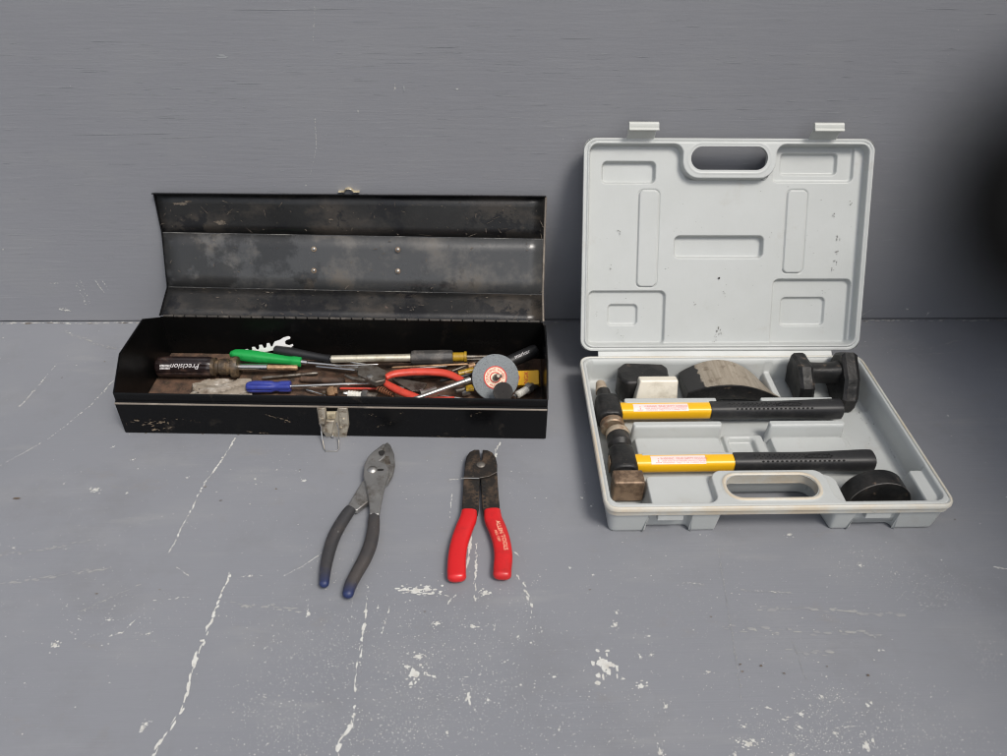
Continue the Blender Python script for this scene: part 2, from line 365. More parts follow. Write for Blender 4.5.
for pts, wd, fl in [
    ([(235.5, 438), (226, 454), (214, 471), (200, 491)], 2.4, 1.0), ([(200, 491), (190, 512), (180, 531)], 2.2, .85), ([(180, 531), (174, 544), (169, 553)], 1.6, .6),
    ([(229, 573), (228, 580)], 5, 1), ([(228, 580), (220, 597), (213, 615)], 3.0, .85), ([(213, 615), (208, 628), (202, 642), (196, 660)], 4.2, .95), ([(196, 660), (191, 678), (187, 694)], 4.2, .9),
    ([(187, 694), (182, 709), (172, 725)], 4.2, .9), ([(172, 725), (160, 743), (153, 757)], 3.2, .9),
    ([(369, 582), (366, 605)], 1.6, .5), ([(366, 605), (364, 625), (362, 645)], 4, .9), ([(362, 645), (358, 667)], 3, .7), ([(357, 670), (355, 690)], 2.2, .75), ([(355, 706), (352, 726)], 2.4, .9), ([(352, 726), (344, 737), (338, 748), (339, 757)], 4.5, .95),
    ([(389.7, 606), (386, 620), (381.5, 638)], 2, .5),
    ([(476.5, 543), (475.8, 575)], 2, .7), ([(475.5, 560), (474.5, 600)], 2.6, .75), ([(515, 572), (521, 582)], 1.8, .6), ([(522, 583), (526, 592), (531, 606)], 4.4, .95), ([(532, 608), (531, 618)], 1.2, .5),
    ([(499, 443), (497, 449), (495, 457)], 3.4, 1), ([(449, 480), (464, 479.5)], 1.5, .9), ([(452, 490), (450, 520)], 1.3, .4), ([(470, 538), (467.5, 566)], 5.5, .95),
    ([(514, 552), (518, 556)], 2.4, 1), ([(57, 364), (45, 378)], 1.3, .6), ([(44, 379), (33, 392), (20, 407)], 2.0, .95), ([(113, 381), (95, 401)], 2.2, .8), ([(95, 402), (75, 418)], 1.8, .9), ([(73, 420), (50, 438), (20, 455)], 1.2, .6), ([(20, 455), (0, 466)], 1.4, .4),
    ([(176, 567), (189, 576)], 1.2, .7), ([(240, 577), (262, 576)], 1.3, .5), ([(284, 576), (300, 568), (318, 556)], 1.1, .7), ([(318, 556), (322, 553)], 1.2, .5), ([(150, 601), (190, 597)], 1.2, .25),
    ([(135, 620), (122, 633), (110, 636)], 1.8, .7), ([(994, 567.5), (1010, 569)], 2.0, 1), ([(845, 726), (854, 727)], 2.4, 1), ([(782, 720), (790, 717)], 2, 1), ([(765, 707), (771, 709)], 2, 1),
    ([(755, 591), (790, 593)], 1.2, .6), ([(682, 583), (705, 584)], 1, .5), ([(450, 600), (448, 604)], 1.3, .7), ([(456, 595), (448, 602)], 1.6, .9), ([(430, 592), (447, 596)], 1.8, .5),
    ([(421, 672), (436, 677)], 2.2, .5), ([(465, 676), (486, 675)], 2, .6), ([(490, 696), (485, 703)], 1.6, .7), ([(500, 665), (508, 660)], 1.2, .6), ([(495, 624), (494, 630)], 1.4, .8), ([(543, 637), (541, 628)], 1, .6)]:
    streak(ch, B, pts, wd, fl)
for x, y, wx, wy in [(416.5, 591, 20, 6), (404, 590, 10, 3), (427, 589, 8, 6), (485, 593, 8, 4), (418, 657, 9, 4), (413.7, 674, 10, 9), (407, 667, 6, 4), (605.3, 664.4, 14, 13), (615, 625, 5, 5), (616.5, 613, 3, 3), (640.7, 686, 8, 4), (665.7, 706, 3, 3), (640, 657, 3.5, 3),
    (651, 655, 3, 3), (649, 636, 4, 2), (623, 679, 3.5, 2), (554, 677, 4, 2), (468.5, 698, 5, 9), (488, 700, 2.5, 3), (473, 627, 8, 3), (437, 624, 7, 3), (518, 637, 3.5, 2.5), (531, 643, 3, 2.5), (521, 685, 2, 2.5), (559, 730, 2.4, 2.4), (447, 733, 2.6, 2.6), (378, 608, 3, 2.5), (593, 575, 2.5, 2), (570, 568, 2.5, 2), (475, 710, 1.8, 2),
    (54.6, 646, 7, 4), (142, 728, 5, 4), (146, 724, 4, 3), (95, 490, 9, 4), (70, 303 + 30, 3, 2), (113.5, 447, 3.5, 2), (127, 493, 3, 2), (133, 460, 3, 3), (187, 478, 4, 1.6), (255, 479, 3, 2.2), (304, 481, 5, 2.6), (277, 470, 2, 2), (308, 614, 4, 6), (14, 548, 3, 2), (64, 484, 2.2, 2), (250, 576, 4, 1.8), (109, 620, 4, 2), (149, 634, 3, 2),
    (789, 535, 6, 3), (860, 565.5, 5, 2.2), (744, 727, 4, 2.6), (748, 744, 8, 5), (753, 741, 4, 3), (801, 714, 5, 3), (799, 727, 4, 2.6), (867, 746, 6, 8), (873, 741, 3, 5), (868, 706, 4, 3), (871, 703, 3, 2), (835, 733, 4, 3), (822, 697, 3.5, 2.4), (879, 650.5, 3, 1.5), (883, 650.5, 3, 1.5), (665.5, 706.5, 3.5, 4), (792, 755, 4, 4), (660, 752, 4, 5), (709, 672, 5, 1.8), (948, 416, 3, 2.4), (582, 498, 2.6, 2.2), (591, 506, 3, 2.2), (735, 755, 3, 3)]:
    spot(ch, B, x, y, wx, wy)
for x, y, sx, sy, n in [(440, 640, 60, 34, 700), (450, 700, 55, 28, 450), (275, 690, 30, 50, 330), (330, 650, 26, 28, 300), (300, 735, 35, 16, 200), (940, 594, 22, 12, 190), (984, 655, 9, 14, 80), (830, 738, 36, 14, 420), (825, 700, 18, 10, 120), (755, 735, 18, 16, 110),
    (905, 720, 26, 24, 180), (590, 720, 60, 26, 260), (120, 620, 40, 16, 110), (90, 560, 70, 60, 150), (480, 490, 60, 26, 90), (620, 600, 60, 50, 120), (700, 640, 90, 60, 260), (860, 560, 20, 12, 70), (240, 500, 60, 30, 70), (330, 560, 26, 26, 80), (520, 600, 20, 22, 90), (960, 740, 30, 12, 80), (395, 735, 30, 14, 220), (900, 575, 22, 10, 60)]:
    cloud(ch, B, x, y, sx, sy, n)
for _ in range(700): 
    c = V3(random.uniform(-1, 1), random.uniform(-.8, -.02), 0); r = .00018 + .0006 * random.random() ** 4
    blob(ch, c, V3(1, 0, 0), V3(0, 1, 0), r * random.uniform(.7, 2), r, 5, .4)
# seam and wall marks
for _ in range(150):
    x = random.choice((random.uniform(0, 150), random.uniform(860, 1007), random.uniform(0, 1007)))
    y = 322 - 3 * x / 1007; c = B(x, y + random.uniform(.6, 2.2)); blob(ch, c, V3(1, 0, 0), V3(0, 1, 0), random.uniform(.0006, .004), random.uniform(.0003, .0008), 7, .4)
streak(ch, Wp, [(76, 283), (81, 294), (87, 305)], 1.6, .55, 2.5); streak(ch, Wp, [(80, 280), (90, 303)], 1, .4, 3); streak(ch, Wp, [(95, 280), (104, 292)], 1.4, .8); streak(ch, Wp, [(102, 280), (109, 290)], 1.2, .6)
streak(ch, Wp, [(50, 283), (58, 283)], 1.3, .8); spot(ch, Wp, 66, 310, 9, 3); spot(ch, Wp, 60, 309, 4, 2)
streak(ch, Wp, [(315, 120), (316.5, 149)], .8, .6); streak(ch, Wp, [(316, 150), (310, 175)], .6, .4); streak(ch, Wp, [(315, 5), (313, 42)], .8, .35); spot(ch, Wp, 306, 185, 1.6, 2); spot(ch, Wp, 315, 119, 3, 1)
spot(ch, Wp, 395, 88, 2, 3); spot(ch, Wp, 358, 111, 2, 2); spot(ch, Wp, 457, 89, 3, 1.5); spot(ch, Wp, 3, 249, 2, 2); spot(ch, Wp, 907, 309, 4, 2); spot(ch, Wp, 928, 313, 3, 2); streak(ch, Wp, [(862, 315), (872, 309)], 1.2, .7); streak(ch, Wp, [(925, 317), (932, 310)], 1, .6)
cloud(ch, Wp, 430, 150, 260, 60, 70, .00015, .0005); cloud(ch, Wp, 930, 60, 30, 20, 12, .00015, .0005)
chips = ch.build('paint_chip', M_chip, bench, kind='stuff')
sm = MB()
for pts, wd in [([(758, 610), (800, 609), (901, 615)], 4), ([(722, 627.5), (790, 631), (880, 634)], 4), ([(780, 650), (830, 654)], 4), ([(682, 583), (706, 584)], 2), ([(740, 591), (792, 593)], 2), ([(0, 585), (60, 575), (110, 568)], 3), ([(0, 555), (50, 549), (90, 540)], 2.5), ([(80, 612), (105, 600), (140, 585)], 1.6), ([(230, 604), (300, 610)], 3), ([(718, 550), (730, 620), (742, 700)], 1), ([(792, 640), (806, 680)], 1),
                ([(890, 350), (930, 348), (960, 340)], 2.2), ([(900, 356), (960, 352)], 1.6), ([(60, 330), (110, 348), (160, 352)], 3)]:
    streak(sm, B, pts, wd, .8, 1.4, .25)
wv = MB()
for _ in range(420):
    x, y = random.uniform(0, 1007), random.triangular(2, 318, 60); c = Wp(x, y); ln_ = random.choice((.002, .004, .004, .008, .014)) * random.uniform(.6, 1.4)
    blob(wv, c, V3(1, 0, random.gauss(0, .03)), V3(0, 0, 1), ln_, random.uniform(.00012, .00030), 8, .35)
for x, y, l_, h_ in [(222, 57, .006, .0012), (222, 55, .004, .0008), (404, 88, .001, .003), (365, 66, .012, .0003), (440, 47, .02, .0004), (120, 134, .05, .0004), (190, 137, .03, .0003), (300, 9, .06, .0004), (420, 136, .05, .0004)]:
    blob(wv, Wp(x, y), V3(1, 0, .02), V3(0, 0, 1), l_, h_, 12, .35)
wv.build('paint_ridge', surf('pale_paint_ridge', (.30, .31, .32), .5, 0, [((.25, .255, .27), 120, .45, .6)]), wall, kind='stuff')
sm.build('smear', M_smear, bench, kind='stuff')
gr = MB()
for _ in range(60):
    x = random.uniform(0, 1007); c = B(x, 323.2 - 3 * x / 1007 + random.uniform(0, .8)); blob(gr, c, V3(1, 0, 0), V3(0, 1, 0), random.uniform(.001, .006), random.uniform(.0003, .0009), 7, .4, .0004)
for x, y in [(17, 499), (221, 501), (276, 489), (105, 362), (740, 665), (742, 672), (761, 666), (784, 674), (827, 667), (711, 617), (868, 676), (300, 470), (590, 590), (640, 500), (160, 590), (955, 520), (425, 612), (205, 487), (97, 594)]:
    blob(gr, B(x, y), V3(1, 0, 0), V3(0, 1, 0), random.uniform(.0008, .0016), random.uniform(.0005, .001), 7, .4, .0006)
blob(gr, B(17, 499), V3(1, .1, 0), V3(-.1, 1, 0), .0035, .0018, 9, .4, .0006)
gr.build('grime_speck', M_dirtchip, bench, kind='stuff')

# ------------------------------------------------------------------ grey blow-moulded case
TW, TD, RH = .36, .259, .0425
T0 = V3(.1344, -.4052, 0)
def sdr(u, v, u0, u1, v0, v1, r):
    cx, cy, hx, hy = (u0 + u1) / 2, (v0 + v1) / 2, (u1 - u0) / 2, (v1 - v0) / 2
    qx, qy = np.abs(u - cx) - hx + r, np.abs(v - cy) - hy + r
    return np.sqrt(np.maximum(qx, 0) ** 2 + np.maximum(qy, 0) ** 2) + np.minimum(np.maximum(qx, qy), 0) - r
def put(z, sd, h, t):
    k = np.clip(.5 - sd / (2 * t), 0, 1); k = k * k * (3 - 2 * k); return z + (h - z) * k
def heightfield(name, mat, parent, zf, outer, hole, mp, N=(400, 290), W=TW, D=TD):
    nu, nv = N; us = np.linspace(-.001, W + .001, nu); vs = np.linspace(-.001, D + .001, nv)
    U, Vv = np.meshgrid(us, vs, indexing='ij'); U = U.copy(); Vv = Vv.copy()
    so = outer(U, Vv)
    if hole: so = np.maximum(so, -hole(U, Vv))
    ins = so < 0
    keep = np.zeros_like(ins)[:-1, :-1]; keep = ins[:-1, :-1] | ins[1:, :-1] | ins[:-1, 1:] | ins[1:, 1:]
    def sdf(a, b):
        s = outer(a, b); return np.maximum(s, -hole(a, b)) if hole else s
    e = 1e-5
    for _ in range(3):
        s = sdf(U, Vv); gx = (sdf(U + e, Vv) - s) / e; gy = (sdf(U, Vv + e) - s) / e; g = np.maximum(gx * gx + gy * gy, .2)
        m = (s > 0)
        U = np.where(m, U - gx * s / g, U); Vv = np.where(m, Vv - gy * s / g, Vv)
    Z = zf(U, Vv)
    P = np.stack([U, Vv, Z], -1).reshape(-1, 3)
    ii, jj = np.nonzero(keep); a = ii * nv + jj; quads = np.stack([a, a + nv, a + nv + 1, a + 1], 1)
    used = np.unique(quads); remap = -np.ones(nu * nv, int); remap[used] = np.arange(len(used))
    P = P[used]; quads = remap[quads]
    A = np.array(mp)[:3, :3]; o = np.array(mp)[:3, 3]; Pw = P @ A.T + o
    inv = np.array(rootm(parent).inverted()); Pw = Pw @ inv[:3, :3].T + inv[:3, 3]
    me = bpy.data.meshes.new(name); me.vertices.add(len(Pw)); me.vertices.foreach_set('co', Pw.astype(np.float32).ravel())
    me.loops.add(quads.size); me.loops.foreach_set('vertex_index', quads.astype(np.int32).ravel())
    me.polygons.add(len(quads)); me.polygons.foreach_set('loop_start', np.arange(0, quads.size, 4, dtype=np.int32))
    me.update(calc_edges=True); me.validate()
    me.polygons.foreach_set('use_smooth', [True] * len(me.polygons)); me.materials.append(mat)
    ob = bpy.data.objects.new(name, me); C.objects.link(ob); ob.parent = parent; return ob
def rmax(a, b, r):
    return np.minimum(-r, np.maximum(a, b)) + np.sqrt(np.maximum(a + r, 0) ** 2 + np.maximum(b + r, 0) ** 2)
def fillet(pts, n=6):
    "pts (u,v,r) -> rounded outline"
    out = []; k = len(pts)
    for i in range(k):
        p = Vector(pts[i][:2]); a = Vector(pts[i - 1][:2]); b = Vector(pts[(i + 1) % k][:2]); r = pts[i][2]
        if r <= 0: out.append(p); continue
        da, db = (a - p), (b - p); ang = da.angle(db); d = min(r / math.tan(ang / 2), da.length * .49, db.length * .49)
        s, e = p + da.normalized() * d, p + db.normalized() * d
        for j in range(n + 1):
            t = j / n; out.append(s * (1 - t) ** 2 + p * 2 * t * (1 - t) + e * t * t)
    return out
def tube_wall(mb, ol, hs, mp, cap=None):
    "outline lofted through [(height, inset)]"
    n = len(ol); c = [Vector((sum(p.x for p in ol) / n, sum(p.y for p in ol) / n))]
    nr = []
    for i in range(n):
        t = (ol[(i + 1) % n] - ol[i - 1]).normalized(); nr.append(Vector((-t.y, t.x)))
    vs = []; fs = []
    for h, ins in hs:
        for p, q in zip(ol, nr):
            r = p + q * ins; vs.append(mp @ V3(r.x, r.y, h))
    for k in range(len(hs) - 1):
        for i in range(n):
            a = k * n + i; b = k * n + (i + 1) % n; fs.append((a, b, b + n, a + n))
    if cap: fs.append(tuple(range((len(hs) - 1) * n, len(hs) * n)))
    mb.add(vs, fs, True)

case = thing('tool_case', 'open light grey plastic carrying case leaning its lid on the wall', 'tool case', T0)
mpT = Matrix.Translation(T0)
R_o = .015
outer = lambda u, v: sdr(u, v, 0, TW, 0, TD, R_o)
holeT = lambda u, v: sdr(u, v, .130, .2255, .0135, .0455, .0155)
def zt(u, v):
    z = np.full_like(u, RH)
    z = put(z, np.abs(sdr(u, v, .0030, TW - .0030, .0030, TD - .0030, .012)) - .0004, RH - .0016, .0005)
    cav = rmax(sdr(u, v, .0075, TW - .0075, .0085, TD - .0075, .011), -sdr(u, v, .1165, .2395, -.03, .0545, .014), .010)
    cavity = z * 1
    zi = np.full_like(u, .009)
    def P(u0, u1, v0, v1, h, r=.004, t=.0016):
        nonlocal zi
        sd_ = sdr(u, v, u0, u1, v0, v1, r); zi = put(zi, sd_, h, t); zi = put(zi, np.abs(sd_ - t * 1.1) - .0003, zi - .0007, .0004)
    P(.046, .306, .058, .172, .0110, .004)             # bed under the handles
    P(.060, .110, .188, .26, .012)
    P(.236, .252, .186, .26, .022, .003)               # divider beside the curved dolly
    P(.246, .36, .189, .26, .0065, .003)
    P(.157, .204, .088, .140, .0155, .004); P(.163, .192, .106, .134, .0085, .004)
    P(.051, .151, .088, .130, .0205); P(.209, .296, .088, .130, .0205)
    for a, b, c, d in [(.045, .157, .172, .183), (.209, .298, .172, .183), (.049, .153, .131, .1405), (.207, .296, .131, .1405), (.050, .156, .0785, .088), (.204, .306, .0785, .088)]:
        P(a, b, c, d, .0372, .0035, .0011)
    P(.049, .130, -.02, .0565, .0335, .007, .002)      # front panel left of the handle
    P(.225, .255, -.02, .0565, .0335, .012, .002)
    P(.336, .37, -.02, .060, .035, .004, .002)
    z = put(z, cav, zi, .0010)
    hb = np.abs(sdr(u, v, .126, .2295, .0095, .0495, .019)) - .0009
    z = put(z, hb, RH + .0008, .0012)
    return z
heightfield('tray', M_case, case, zt, outer, holeT, mpT, (440, 320))
mb = MB(); ol = fillet([(0, 0, R_o), (TW, 0, R_o), (TW, TD, R_o), (0, TD, R_o)], 8)
tube_wall(mb, ol, [(RH, 0), (RH - .0006, -.0006), (RH - .004, -.0008), (RH - .0045, .0006), (.031, .0014), (.0305, .004)], mpT)
mb.build('rim', M_caserim_d, case, sharp=50)
mb = MB()
i_ = .0035
ol = fillet([(i_, i_, .012), (.046, i_, .001), (.0485, .011, .001), (.087, .011, .001), (.0905, i_, .001), (.122, i_, .006), (.128, .057, .008), (.230, .057, .008), (.238, i_, .008), (.262, i_, .001), (.2655, .011, .001), (.3035, .011, .001), (.3065, i_, .001),
             (TW - i_, i_, .012), (TW - i_, TD - i_, .012), (i_, TD - i_, .012)], 5)
tube_wall(mb, ol, [(.0318, 0), (.0305, .0002), (.004, .0035), (.001, .0042), (.0007, .0045)], mpT)
mb.build('base', M_case, case, sharp=50)
mb = MB(); hl = fillet([(.130, .0135, .0155), (.2255, .0135, .0155), (.2255, .0455, .0155), (.130, .0455, .0155)], 9)
tube_wall(mb, hl, [(RH, 0), (RH - .001, -.0003), (.030, -.0012)], mpT)
hr = MB(); tube_wall(hr, hl, [(RH + .0004, -.0002), (RH + .0014, -.0010), (RH + .0016, -.0030), (RH + .0006, -.0042)], mpT); hr.build('handle_ring', M_caserim_d, case, sharp=60)
hr = MB(); ol2 = fillet([(0, 0, R_o), (TW, 0, R_o), (TW, TD, R_o), (0, TD, R_o)], 8); tube_wall(hr, ol2, [(RH - .0002, .0001), (RH + .0006, .0007), (RH + .0006, .0020), (RH - .0003, .0026)], mpT); hr.build('rim_lip', M_caserim_d, case, sharp=60)
# underside of the carrying bar
mb.box(mpT, .122, .239, .0035, .0132, .0295, .0305); mb.box(mpT, .122, .239, .0465, .057, .0295, .0305)
mb.build('carry_handle', M_caserim_d, case)
for u in (.0685, .2850):
    MB().box(mpT, u - .0135, u + .0135, .0030, .0112, .0205, .0300).build('latch_catch', M_case, case, .0012)
# lid: local axes u (right), w (up the lid), n (towards viewer)
VL = V3(0, .46334373, .88617864); NL = V3(0, -.88617864, .46334373)
OL = T0 + V3(0, TD + .0042, .006 + RH)
mpL = Matrix((V3(1, 0, 0), VL, NL)).transposed().to_4x4(); mpL.translation = OL
lidp = [None]
LX = .0018
outl = lambda u, v: sdr(u, v, LX, TW - LX, 0, TD, R_o)
holeL = lambda u, v: sdr(u, v, .1322, .2265, .2222, .2500, .0139)
def zl(u, v):
    z = np.full_like(u, 0.0)
    z = put(z, np.abs(sdr(u, v, LX + .0034, TW - LX - .0034, .0034, TD - .0034, .012)) - .0003, -.0022, .0005)
    z = put(z, sdr(u, v, LX + .0045, TW - LX - .0045, .0045, TD - .0045, .011), .0008, .0006)
    z = put(z, -sdr(u, v, .1245, .2355, .2145, .30, .019), z, .001)
    nk = sdr(u, v, .1215, .2380, .2115, .32, .021)
    cav = rmax(sdr(u, v, LX + .0072, TW - LX - .0072, .0072, TD - .0072, .0095), -nk, .011)
    zi = np.full_like(u, -.0105)
    def P(u0, u1, v0, v1, h, r=.005, t=.0011):
        nonlocal zi
        sd_ = sdr(u, v, u0, u1, v0, v1, r); zi = put(zi, sd_, h, t); zi = put(zi, np.abs(sd_ - .0004) - .0006, zi - .0020, .0005)
    P(.0265, .0905, .2075, .2318, -.0175)
    P(.2383, .3370, .2095, .2515, -.0150, .005); P(.2490, .3180, .2185, .2425, -.0200, .004)
    P(.1195, .2300, .1165, .1420, -.0185)
    P(.0125, .1085, .0075, .0735, -.0155, .006); P(.0385, .0740, .0315, .0560, -.0195, .004, .0012)
    P(.2475, .3455, .0065, .0880, -.0165, .006); P(.2610, .3160, .0300, .0645, -.0205, .005, .0012)
    P(.0722, .0970, .0800, .1985, -.0088, .006, .0009); P(.2574, .2825, .0970, .1990, -.0088, .006, .0009)
    z = put(z, cav, zi, .0013)
    z = put(z, np.abs(sdr(u, v, .1285, .2300, .2182, .2540, .0175)) - .0008, .0012, .0012)
    return z
lid = heightfield('lid', M_case, case, zl, outl, holeL, mpL, (440, 320))
mb = MB(); ol = fillet([(LX, 0, R_o), (TW - LX, 0, R_o), (TW - LX, TD, R_o), (LX, TD, R_o)], 8)
tube_wall(mb, ol, [(0, 0), (-.0006, -.0005), (-.0035, -.0006), (-.004, .0006), (-.009, .0016)], mpL)
mb.build('rim', M_caserim, lid, sharp=50)
mb = MB(); j_ = .004
ol = fillet([(j_, j_, .012), (TW - j_, j_, .012), (TW - j_, TD - j_, .012), (.236, TD - j_, .008), (.232, .210, .008), (.127, .210, .008), (.123, TD - j_, .008), (j_, TD - j_, .012)], 5)
tube_wall(mb, ol, [(-.0085, -.001), (-.020, .002), (-.022, .005)], mpL, True)
mb.build('shell', M_case, lid, sharp=50)
mb = MB(); hl = fillet([(.1322, .2222, .0139), (.2265, .2222, .0139), (.2265, .2500, .0139), (.1322, .2500, .0139)], 9)
tube_wall(mb, hl, [(0, 0), (-.001, -.0003), (-.010, -.0012)], mpL)
mb.build('handle_opening', M_caserim, lid)
# hinge strip and dark moulded hole
MB().prism([mpL @ V3(.024, .004, -.004), mpL @ V3(.024, -.0015, -.0015), T0 + V3(.024, TD - .002, RH - .001), T0 + V3(.024, TD - .002, RH - .004), mpL @ V3(.024, .001, -.008)], V3(.300, 0, 0)).build('hinge_strip', M_case, case, .0006)
lathe(mpL @ V3(.1767, .0906, -.0094), mpL @ V3(.1767, .0906, -.009), [(0, .0013), (.0003, .0012)], 'moulded_hole', M_gap, lid, 10)
for u in (.0525, .2755):
    m = MB(); p = lambda a, b, x=0: mpL @ V3(u + x, b, a)
    m.prism([p(-.005, .2565), p(-.002, .2565), p(.0135, .2690), p(.0115, .2705)], mpL.to_3x3() @ V3(.034, 0, 0))
    q = m.build('latch', M_caserim, lid, .0007)
    m = MB(); m.prism([p(.0105, .2685), p(.0150, .2672), p(.0163, .2695), p(.0163, .2745), p(.0140, .2765), p(.0105, .2765)], mpL.to_3x3() @ V3(.0360, 0, 0))
    m.prism([p(.0150, .2672), p(.0172, .2655), p(.0182, .2670), p(.0163, .2698)], mpL.to_3x3() @ V3(.0360, 0, 0))
    m.build('latch_lip', M_caserim, lid, .0006)

# dark scuffs left on the lid panel by the tools
sc = MB()
def lidpt(px, py, n_=-.0100):
    d = RT * ((px - 503.5) / F) - UP * ((py - 378) / F) + FW; o = mpL @ V3(0, 0, n_); return CP + d * ((o - CP).dot(NL) / d.dot(NL))
for x, y, L_, W_, a in [(719, 328, .0018, .0008, 1.2), (717, 332, .0010, .0006, .9), (720, 334, .0014, .0004, 1.4), (716, 336, .0008, .0004, .5), (714, 341, .0008, .0005, 0), (695, 304, .0007, .0006, 0), (724, 293, .0008, .0007, 0), (619, 232, .0013, .0005, -.6),
                        (611, 268, .0007, .0005, 0), (834, 213, .0009, .0007, 0), (851, 204, .0007, .0009, 0), (838, 240, .0006, .0016, .1), (837, 252, .0012, .0011, 0), (835, 262, .0006, .0013, 0), (833, 270, .0006, .0009, 0), (823, 292, .0006, .0006, 0), (596, 315, .0010, .0004, 0), (617, 332, .0011, .0003, 0), (622, 337, .0007, .0004, 0)]:
    for _ in range(4):
        blob(sc, lidpt(x + random.gauss(0, 1.1), y + random.gauss(0, 1.6)), (mpL.to_3x3() @ V3(math.cos(a), math.sin(a), 0)), (mpL.to_3x3() @ V3(-math.sin(a), math.cos(a), 0)), L_ * random.uniform(.4, 1), W_ * random.uniform(.4, 1), 8, .5)
for x, y in [(858, 412), (861, 415), (866, 422), (893, 452), (897, 456), (890, 448), (885, 436), (903, 470), (907, 463), (876, 428), (870, 440), (899, 447)]:
    for _ in range(3): blob(sc, on(x + random.gauss(0, 2), y + random.gauss(0, 2), .0094), V3(1, 0, 0), V3(0, 1, 0), random.uniform(.0003, .0012), random.uniform(.0002, .0007), 8, .5)
for _ in range(60):
    blob(sc, lidpt(random.uniform(592, 855), random.uniform(185, 345), -.0102), V3(1, 0, 0), VL, random.uniform(.0002, .0008), random.uniform(.00015, .0004), 6, .5)
sc.build('scuff_mark', surf('grey_scuff', (.17, .165, .15), .6, 0, [((.06, .055, .05), 300, .5, .6)]), lid, kind='stuff')

# ------------------------------------------------------------------ hammers
def T(u, v, z): return T0 + V3(u, v, z)
def hammer(name, label, A, Bp, xy, xe, side, grp):
    h = thing(name, label, 'hammer', (A.x, A.y, .0165), grp)
    ax = (Bp - A); L = ax.length; t = ax / L; up = V3(0, 0, 1); sx = t.cross(up).normalized(); u2 = sx.cross(t)
    def Sf(d, ang, a, b, e, off=0):
        c, s_ = sup(math.cos(ang), math.sin(ang), e); return A + t * d + sx * (c * (a + off)) + u2 * (s_ * (b + off))
    sweep([(A + t * d, a, b) for d, a, b in ((0, .0092, .0086), (.01, .0095, .0088), (xy, .0092, .0086))], 'handle', M_yellow, h, exp=3, seg=28, k=3)
    pr = [(xy, .0100, .0095), (xy + .002, .0107, .0102), (xy + .03, .0108, .0103), (xy + .07, .0104, .0100), (xy + .10, .0109, .0104), (L - .015, .0124, .0118), (L - .003, .0122, .0116)]
    g = sweep([(A + t * d, a, b) for d, a, b in ((d, a * .96, b * .96) for d, a, b in pr)], 'grip', M_grip, h, exp=2.6, seg=28, k=6, round_end=(0, .0025))
    # rows of dimples
    def AB(d):
        for (d0, a0, b0), (d1, a1, b1) in zip(pr, pr[1:]):
            if d <= d1: k = (d - d0) / (d1 - d0); return (a0 + (a1 - a0) * k) * .96, (b0 + (b1 - b0) * k) * .96
        return pr[-1][1] * .96, pr[-1][2] * .96
    def patch(mb, d, ang, dd, da, off=.00025, n=6):
        a, b = AB(d); ps = [Sf(d + dd * math.cos(q), ang + da * math.sin(q), a, b, 2.6, off) for q in [2 * math.pi * i / n for i in range(n)]]
        mb.add(ps, [tuple(range(n))], False)
    m = MB()
    for i in range(18):
        patch(m, xy + .030 + i * .0052, .84, .0015, .13)
    for i in range(16):
        for j in range(3): patch(m, xy + .022 + i * .0055 + (j % 2) * .0026, 1.25 + j * .17, .0010, .06)
    m.build('grip_dimples', M_dot, g, kind='stuff')
    m = MB(); pts = []
    for i in range(25):
        q = 2 * math.pi * i / 24; d = xy + .092 + .015 * math.cos(q); a, b = AB(d); pts.append(Sf(d, 1.42 + .20 * math.sin(q), a, b, 2.6, .0002))
    wire(pts, .00035, 'grip_emblem_outline', M_dot, g, 5)
    # warning label, wrapped over the top front of the handle
    x0, x1 = (.018, .083) if name == 'cross_peen_hammer' else (.018, .078)
    nx, na = 14, 8; vs = []; fs = []
    for i in range(nx + 1):
        for j in range(na + 1): vs.append(Sf(x0 + (x1 - x0) * i / nx, .62 + 1.05 * j / na, .0094, .0087, 3, .00025))
    for i in range(nx):
        for j in range(na): a = i * (na + 1) + j; fs.append((a, a + na + 1, a + na + 2, a + 1))
    st = MB().add(vs, fs).build('warning_label', M_sticker, h)
    cx = (x0 + x1) / 2; aa = lambda y: 1.13 + y / .0090
    fn = lambda dx: (lambda x, y: Sf(cx + dx + x, aa(y), .0094, .0087, 3, .0004))
    m = MB(); k = x0 + .008
    tri = [(k - .0032, -.0024), (k + .0032, -.0024), (k, .0030)]
    for a, b in zip(tri, tri[1:] + tri[:1]):
        d = Vector(b) - Vector(a); n_ = Vector((-d.y, d.x)).normalized() * .00035
        q = [Vector(a) - n_, Vector(b) - n_, Vector(b) + n_, Vector(a) + n_]
        m.add([Sf(p.x, aa(p.y), .0094, .0087, 3, .0004) for p in q], [(0, 1, 2, 3)], False)
    m.add([Sf(k + a, aa(b), .0094, .0087, 3, .00042) for a, b in ((-.0004, -.0016), (.0004, -.0016), (.0005, .0012), (-.0005, .0012))], [(0, 1, 2, 3)], False)
    m.build('warning_triangle', M_pink, st)
    letters('WARNING  WEAR SAFETY GOGGLES', .0031, lambda x, y: fn(.006)(x, y + .0026), 'lettering', M_pink, st, space=1.0)
    letters('USER AND BYSTANDERS AVOID STRIKING', .0026, lambda x, y: fn(.006)(x, y), 'lettering', M_pink, st)
    letters('HARDENED OBJECTS OR CHIPPED FACE', .0026, lambda x, y: fn(.006)(x, y - .0024), 'lettering', M_pink, st)
    return h
def head_sec(u, z, L, name, mat, parent, e, re=(0, 0), k=3):
    "L: (v, half width in u, half height in z)"
    return sweep([(T(u, v, z), a, b) for v, a, b in L], name, mat, parent, exp=e, seg=28, k=k, round_end=re)
G = 'body hammers lying in the case'
A1, B1 = on(617, 411, .0285), on(842, 409, .030); A1.y = (A1.y + B1.y) / 2 + .0002; B1.y = A1.y - .0004
